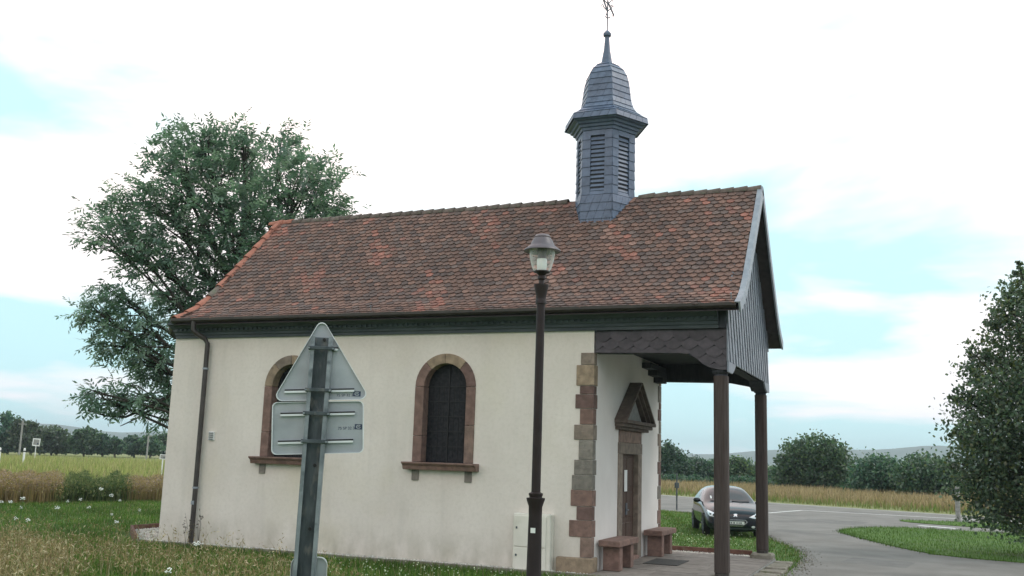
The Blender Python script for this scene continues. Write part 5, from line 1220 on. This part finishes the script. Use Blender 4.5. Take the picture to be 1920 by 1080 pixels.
stuff('field_grass', [blades('v', PR[~nearm], G, hr[~nearm], spread((~nearm).sum(), .03, .07), FLD, .3)], 'dry brown grass field between the road and the trees', 'grass')

# white umbels in the lawn, each its own plant
def umbel(px, py, D, r_, stem_h, label):
    p = ray_point(px, py, D); t = thing('wild_carrot', label, 'flower', (p.x, p.y, G), 'white umbel flowers in the lawn')
    zt = max(p.z, G+0.1); MB().tube([(p.x+random.gauss(0, .02), p.y, G), (p.x, p.y+random.gauss(0, .01), (G+zt)/2), (p.x, p.y, zt-0.02)], 0.005, 5).build('stem', 'stem', t)
    b = MB()
    for k in range(16):
        a = k*2.4; rr_ = r_*math.sqrt((k+.5)/16); c = Vector((p.x+rr_*math.cos(a), p.y+rr_*math.sin(a), zt+random.uniform(-.03, .03)*1.0-rr_*0.25)); s = r_*0.3
        b.add([c+Vector((s, 0, 0)), c+Vector((0, s, 0)), c+Vector((-s, 0, 0)), c+Vector((0, -s, 0)), c+Vector((0, 0, s*.9)), c+Vector((0, 0, -s*.7))], [tuple(f) for f in sf])
    b.build('umbel', 'flower', t)
UM = [(43, 934, 28.5, .10, 'by the crop near the left border'), (20, 940, 28, .08, 'second from the left border beside the crop'), (3, 940, 28, .08, 'cut by the left border'), (108, 951, 26.5, .10, 'low in the lawn below the brown crop end'), (167, 950, 26.5, .08, 'in the lawn below the green weeds'),
      (127, 939, 28, .06, 'at the foot of the green weeds, left'), (151, 936, 28.4, .07, 'at the foot of the green weeds, middle'), (190, 916, 29.0, .09, 'tall one before the green weeds'), (209, 928, 28.6, .09, 'right of the tall one before the weeds'), (225, 938, 28, .06, 'at the lawn edge nearest the kerb'),
      (219, 978, 22, .07, 'in the lawn beside the apse kerb'), (210, 964, 24, .05, 'small one behind the apse kerb'), (369, 1018, 16.5, .08, 'in front of the downpipe'), (316, 1069, 13.2, .07, 'lowest in the near grass'), (30, 971, 22.5, .06, 'small one over the dry grass, far left'), (53, 974, 22, .07, 'over the dry grass left of centre'), (262, 956, 25.2, .05, 'close to the chapel rear corner'), (40, 951, 26, .05, 'tiny one left in the mown lawn')]
for px, py, D, r_, lb in UM: umbel(px, py, D, r_*0.62, 0, 'white umbel flower '+lb)
# clover heads
PCv = lawn_clear(scatter([(-5, -0.6), (3.0, -0.6), (3.2, -3.6), (-3.5, -3.6)], 420)); PCv2 = lawn_clear(scatter([(-2, 6), (2.6, 6), (1, 12), (-3, 12)], 260))
q = []
for P in (PCv, PCv2):
    C = np.stack([P[:, 0], P[:, 1], G+spread(len(P), .07, .13)], 1)
    for k in range(3): V, F, T = leaves(C, .026, .026, [(0.62, 0.66, 0.50), (0.72, 0.74, 0.62)], 0); q.append((V, np.concatenate([F[:, :3], F[:, [0, 2, 3]]]), T))
stuff('clover_flowers', q, 'tiny white clover heads dotted over the lawn', 'flowers')
# thin weeds against the wall by the downpipe
for k, (px, py, hpx, lb) in enumerate(((392, 1003, 50, 'tallest thin dry weed against the wall right of the downpipe'), (402, 1004, 58, 'thin dry weed further right against the chapel wall'), (382, 1003, 40, 'short dry weed nearest the downpipe'))):
    g0 = Vector(((-8.72, -8.55, -8.86)[k], -0.42, G)); t = thing('dry_weed', lb, 'weed', g0, 'dry weeds against the chapel wall'); b = MB(); hh = (0.75, 0.88, 0.6)[k]; C = []
    for s in range(4):
        e_ = g0+Vector((random.uniform(-.22, .22), random.uniform(-.06, .03), hh*random.uniform(.7, 1))); m_ = g0.lerp(e_, .55)+Vector((random.gauss(0, .03), 0, .05)); b.tube([g0, m_, e_], [.005, .004, .002], 4)
        for q_ in range(4):
            f_ = m_.lerp(e_, random.random()); C.append(tuple(f_+Vector((random.gauss(0, .05), 0, random.gauss(0, .03)))))
    b.build('stem', 'bark', t); V, F, T = leaves(np.array(C), .055, .03, [(0.07, 0.06, 0.05), (0.10, 0.085, 0.06)]); tag(np_mesh('leaf_tuft', V, F, 'leaf', T, t), kind='stuff')

# ------------------------------------------------------------------ posts, poles and signs far off
def pole_thing(name, label, cat, p, h, r_, m, extra=None):
    t = thing(name, label, cat, p); MB().lathe([(r_, p[2]), (r_*.95, p[2]+h), (r_*.5, p[2]+h+r_*.4)], (p[0], p[1]), 10).build('shaft', m, t, True)
    if extra: extra(t)
    return t
p2 = (-4.37, 26.5, G)
pole_thing('marker_post', 'thin grey post with a small box left of the car', 'post', p2, 1.62, .035, 'galv_dark', lambda t: MB().box(p2[0]-.09, p2[0]+.09, p2[1]-.08, p2[1]+.08, G+.98, G+1.22).build('box', 'galv_dark', t, bevel=.01))
p3 = (7.17, 29.1, G)
pole_thing('concrete_post', 'grey concrete post standing in the verge before the right tree', 'post', p3, 1.55, .10, 'concrete', lambda t: MB().lathe([(.13, G), (.13, G+.06)], (p3[0], p3[1]), 10).build('footing', 'concrete', t))
def far_sign(px, ptop, pbot, D, wpx, hpx, label):
    a = ray_point(px, ptop, D); g0 = (a.x, a.y, G); sc = D/1836.1*1.05; t = thing('field_sign', label, 'sign', g0)
    MB().lathe([(.04, G), (.04, a.z-hpx*sc)], (a.x, a.y), 8).build('shaft', 'white', t)
    yaw = Matrix.Translation((a.x, a.y, a.z-hpx*sc/2)) @ Matrix.Rotation(math.atan2(-(a.x-CAM.x), a.y-CAM.y), 4, 'Z') @ Matrix.Rotation(R(3), 4, 'Y')
    bb_ = MB().box(-wpx*sc/2, wpx*sc/2, -.03, .03, -hpx*sc/2, hpx*sc/2); bb_.v = [tuple(yaw @ Vector(v)) for v in bb_.v]; pn = bb_.build('panel', 'white', t)
    ib = MB().box(-wpx*sc*.38, wpx*sc*.38, -.035, -.031, -hpx*sc*.36, hpx*sc*.36); ib.v = [tuple(yaw @ Vector(v)) for v in ib.v]; ib.build('print', 'concrete', pn)
    jb = MB().box(wpx*sc*.12, wpx*sc*.3, -.04, -.036, -hpx*sc*.3, -hpx*sc*.08); jb.v = [tuple(yaw @ Vector(v)) for v in jb.v]; jb.build('print', 'ink', pn)
far_sign(69, 822, 845, 120, 11, 12, 'small white sign on a thin post in the left field')
far_sign(306, 852, 880, 70, 10, 8, 'white sign half hidden by the rear corner of the chapel')
def delin(px, py, D, label):
    a = ray_point(px, py, D); t = thing('delineator_post', label, 'post', (a.x, a.y, G), 'white roadside posts in the left field')
    MB().lathe([(.09, G), (.09, a.z-.30)], (a.x, a.y), 8).build('shaft', 'white', t); MB().lathe([(.093, a.z-.30), (.093, a.z-.20)], (a.x, a.y), 8).build('band', 'black', t); MB().lathe([(.09, a.z-.20), (.085, a.z), (.03, a.z+.05)], (a.x, a.y), 8).build('head', 'white', t)
delin(46.5, 841, 100, 'white roadside post left of the small white field sign'); delin(0.5, 840, 96, 'white roadside post cut by the left border')
for px, pt, D, lb in ((43, 789, 150, 'utility pole rising among the trees at the far left'), (279, 812, 160, 'thin pole before the trees near the chapel rear')):
    a = ray_point(px, pt, D); pole_thing('utility_pole', lb, 'pole', (a.x, a.y, G), a.z-G, .13, 'concrete', lambda t, a=a: MB().box(a.x-.7, a.x+.7, a.y-.06, a.y+.06, a.z-.5, a.z-.38).build('crossarm', 'concrete', t))
a = ray_point(68.5, 786, 420); py_ = thing('lattice_pylon', 'faint lattice pylon above the trees on the left', 'pylon', (a.x, a.y, G)); b = MB(); hh = a.z-G
for sx in (-1, 1):
    for sy in (-1, 1): b.tube([(a.x+sx*1.6, a.y+sy*1.6, G), (a.x+sx*.5, a.y+sy*.5, G+hh*.7), (a.x, a.y, a.z)], .10, 4)
b.build('mast', 'galv', py_)
for zf, hl in ((.72, 2.6), (.84, 2.0)): MB().tube([(a.x-hl, a.y, G+hh*zf), (a.x+hl, a.y, G+hh*zf)], .10, 4).build('crossarm', 'galv', py_)
a = ray_point(1452, 889, 128); ft = thing('white_tank', 'small white rounded tank among the trees right of the far post', 'tank', (a.x, a.y, G))
MB().lathe([(.42, G), (.42, a.z+.12), (.36, a.z+.3), (.15, a.z+.42), (.02, a.z+.45)], (a.x, a.y), 14).build('shell', 'white', ft, True); MB().lathe([(.44, a.z-.3), (.44, a.z-.22)], (a.x, a.y), 14).build('hoop', 'galv', ft)

# ------------------------------------------------------------------ air
hzb = MB().box(-3390, 3390, -3390, 3390, G-1.0, 75).build('haze', None)
hm_ = bpy.data.materials.new('haze'); hm_.use_nodes = True; n = hm_.node_tree.nodes; n.clear(); o_ = n.new('ShaderNodeOutputMaterial'); v_ = n.new('ShaderNodeVolumePrincipled')
v_.inputs['Color'].default_value = (0.80, 0.93, 1.0, 1); v_.inputs['Density'].default_value = 0.00032; v_.inputs['Anisotropy'].default_value = 0.0
hm_.node_tree.links.new(v_.outputs[0], o_.inputs['Volume']); hzb.data.materials.append(hm_); tag(hzb, 'pale blue summer haze over the fields and hills', 'haze', kind='stuff')
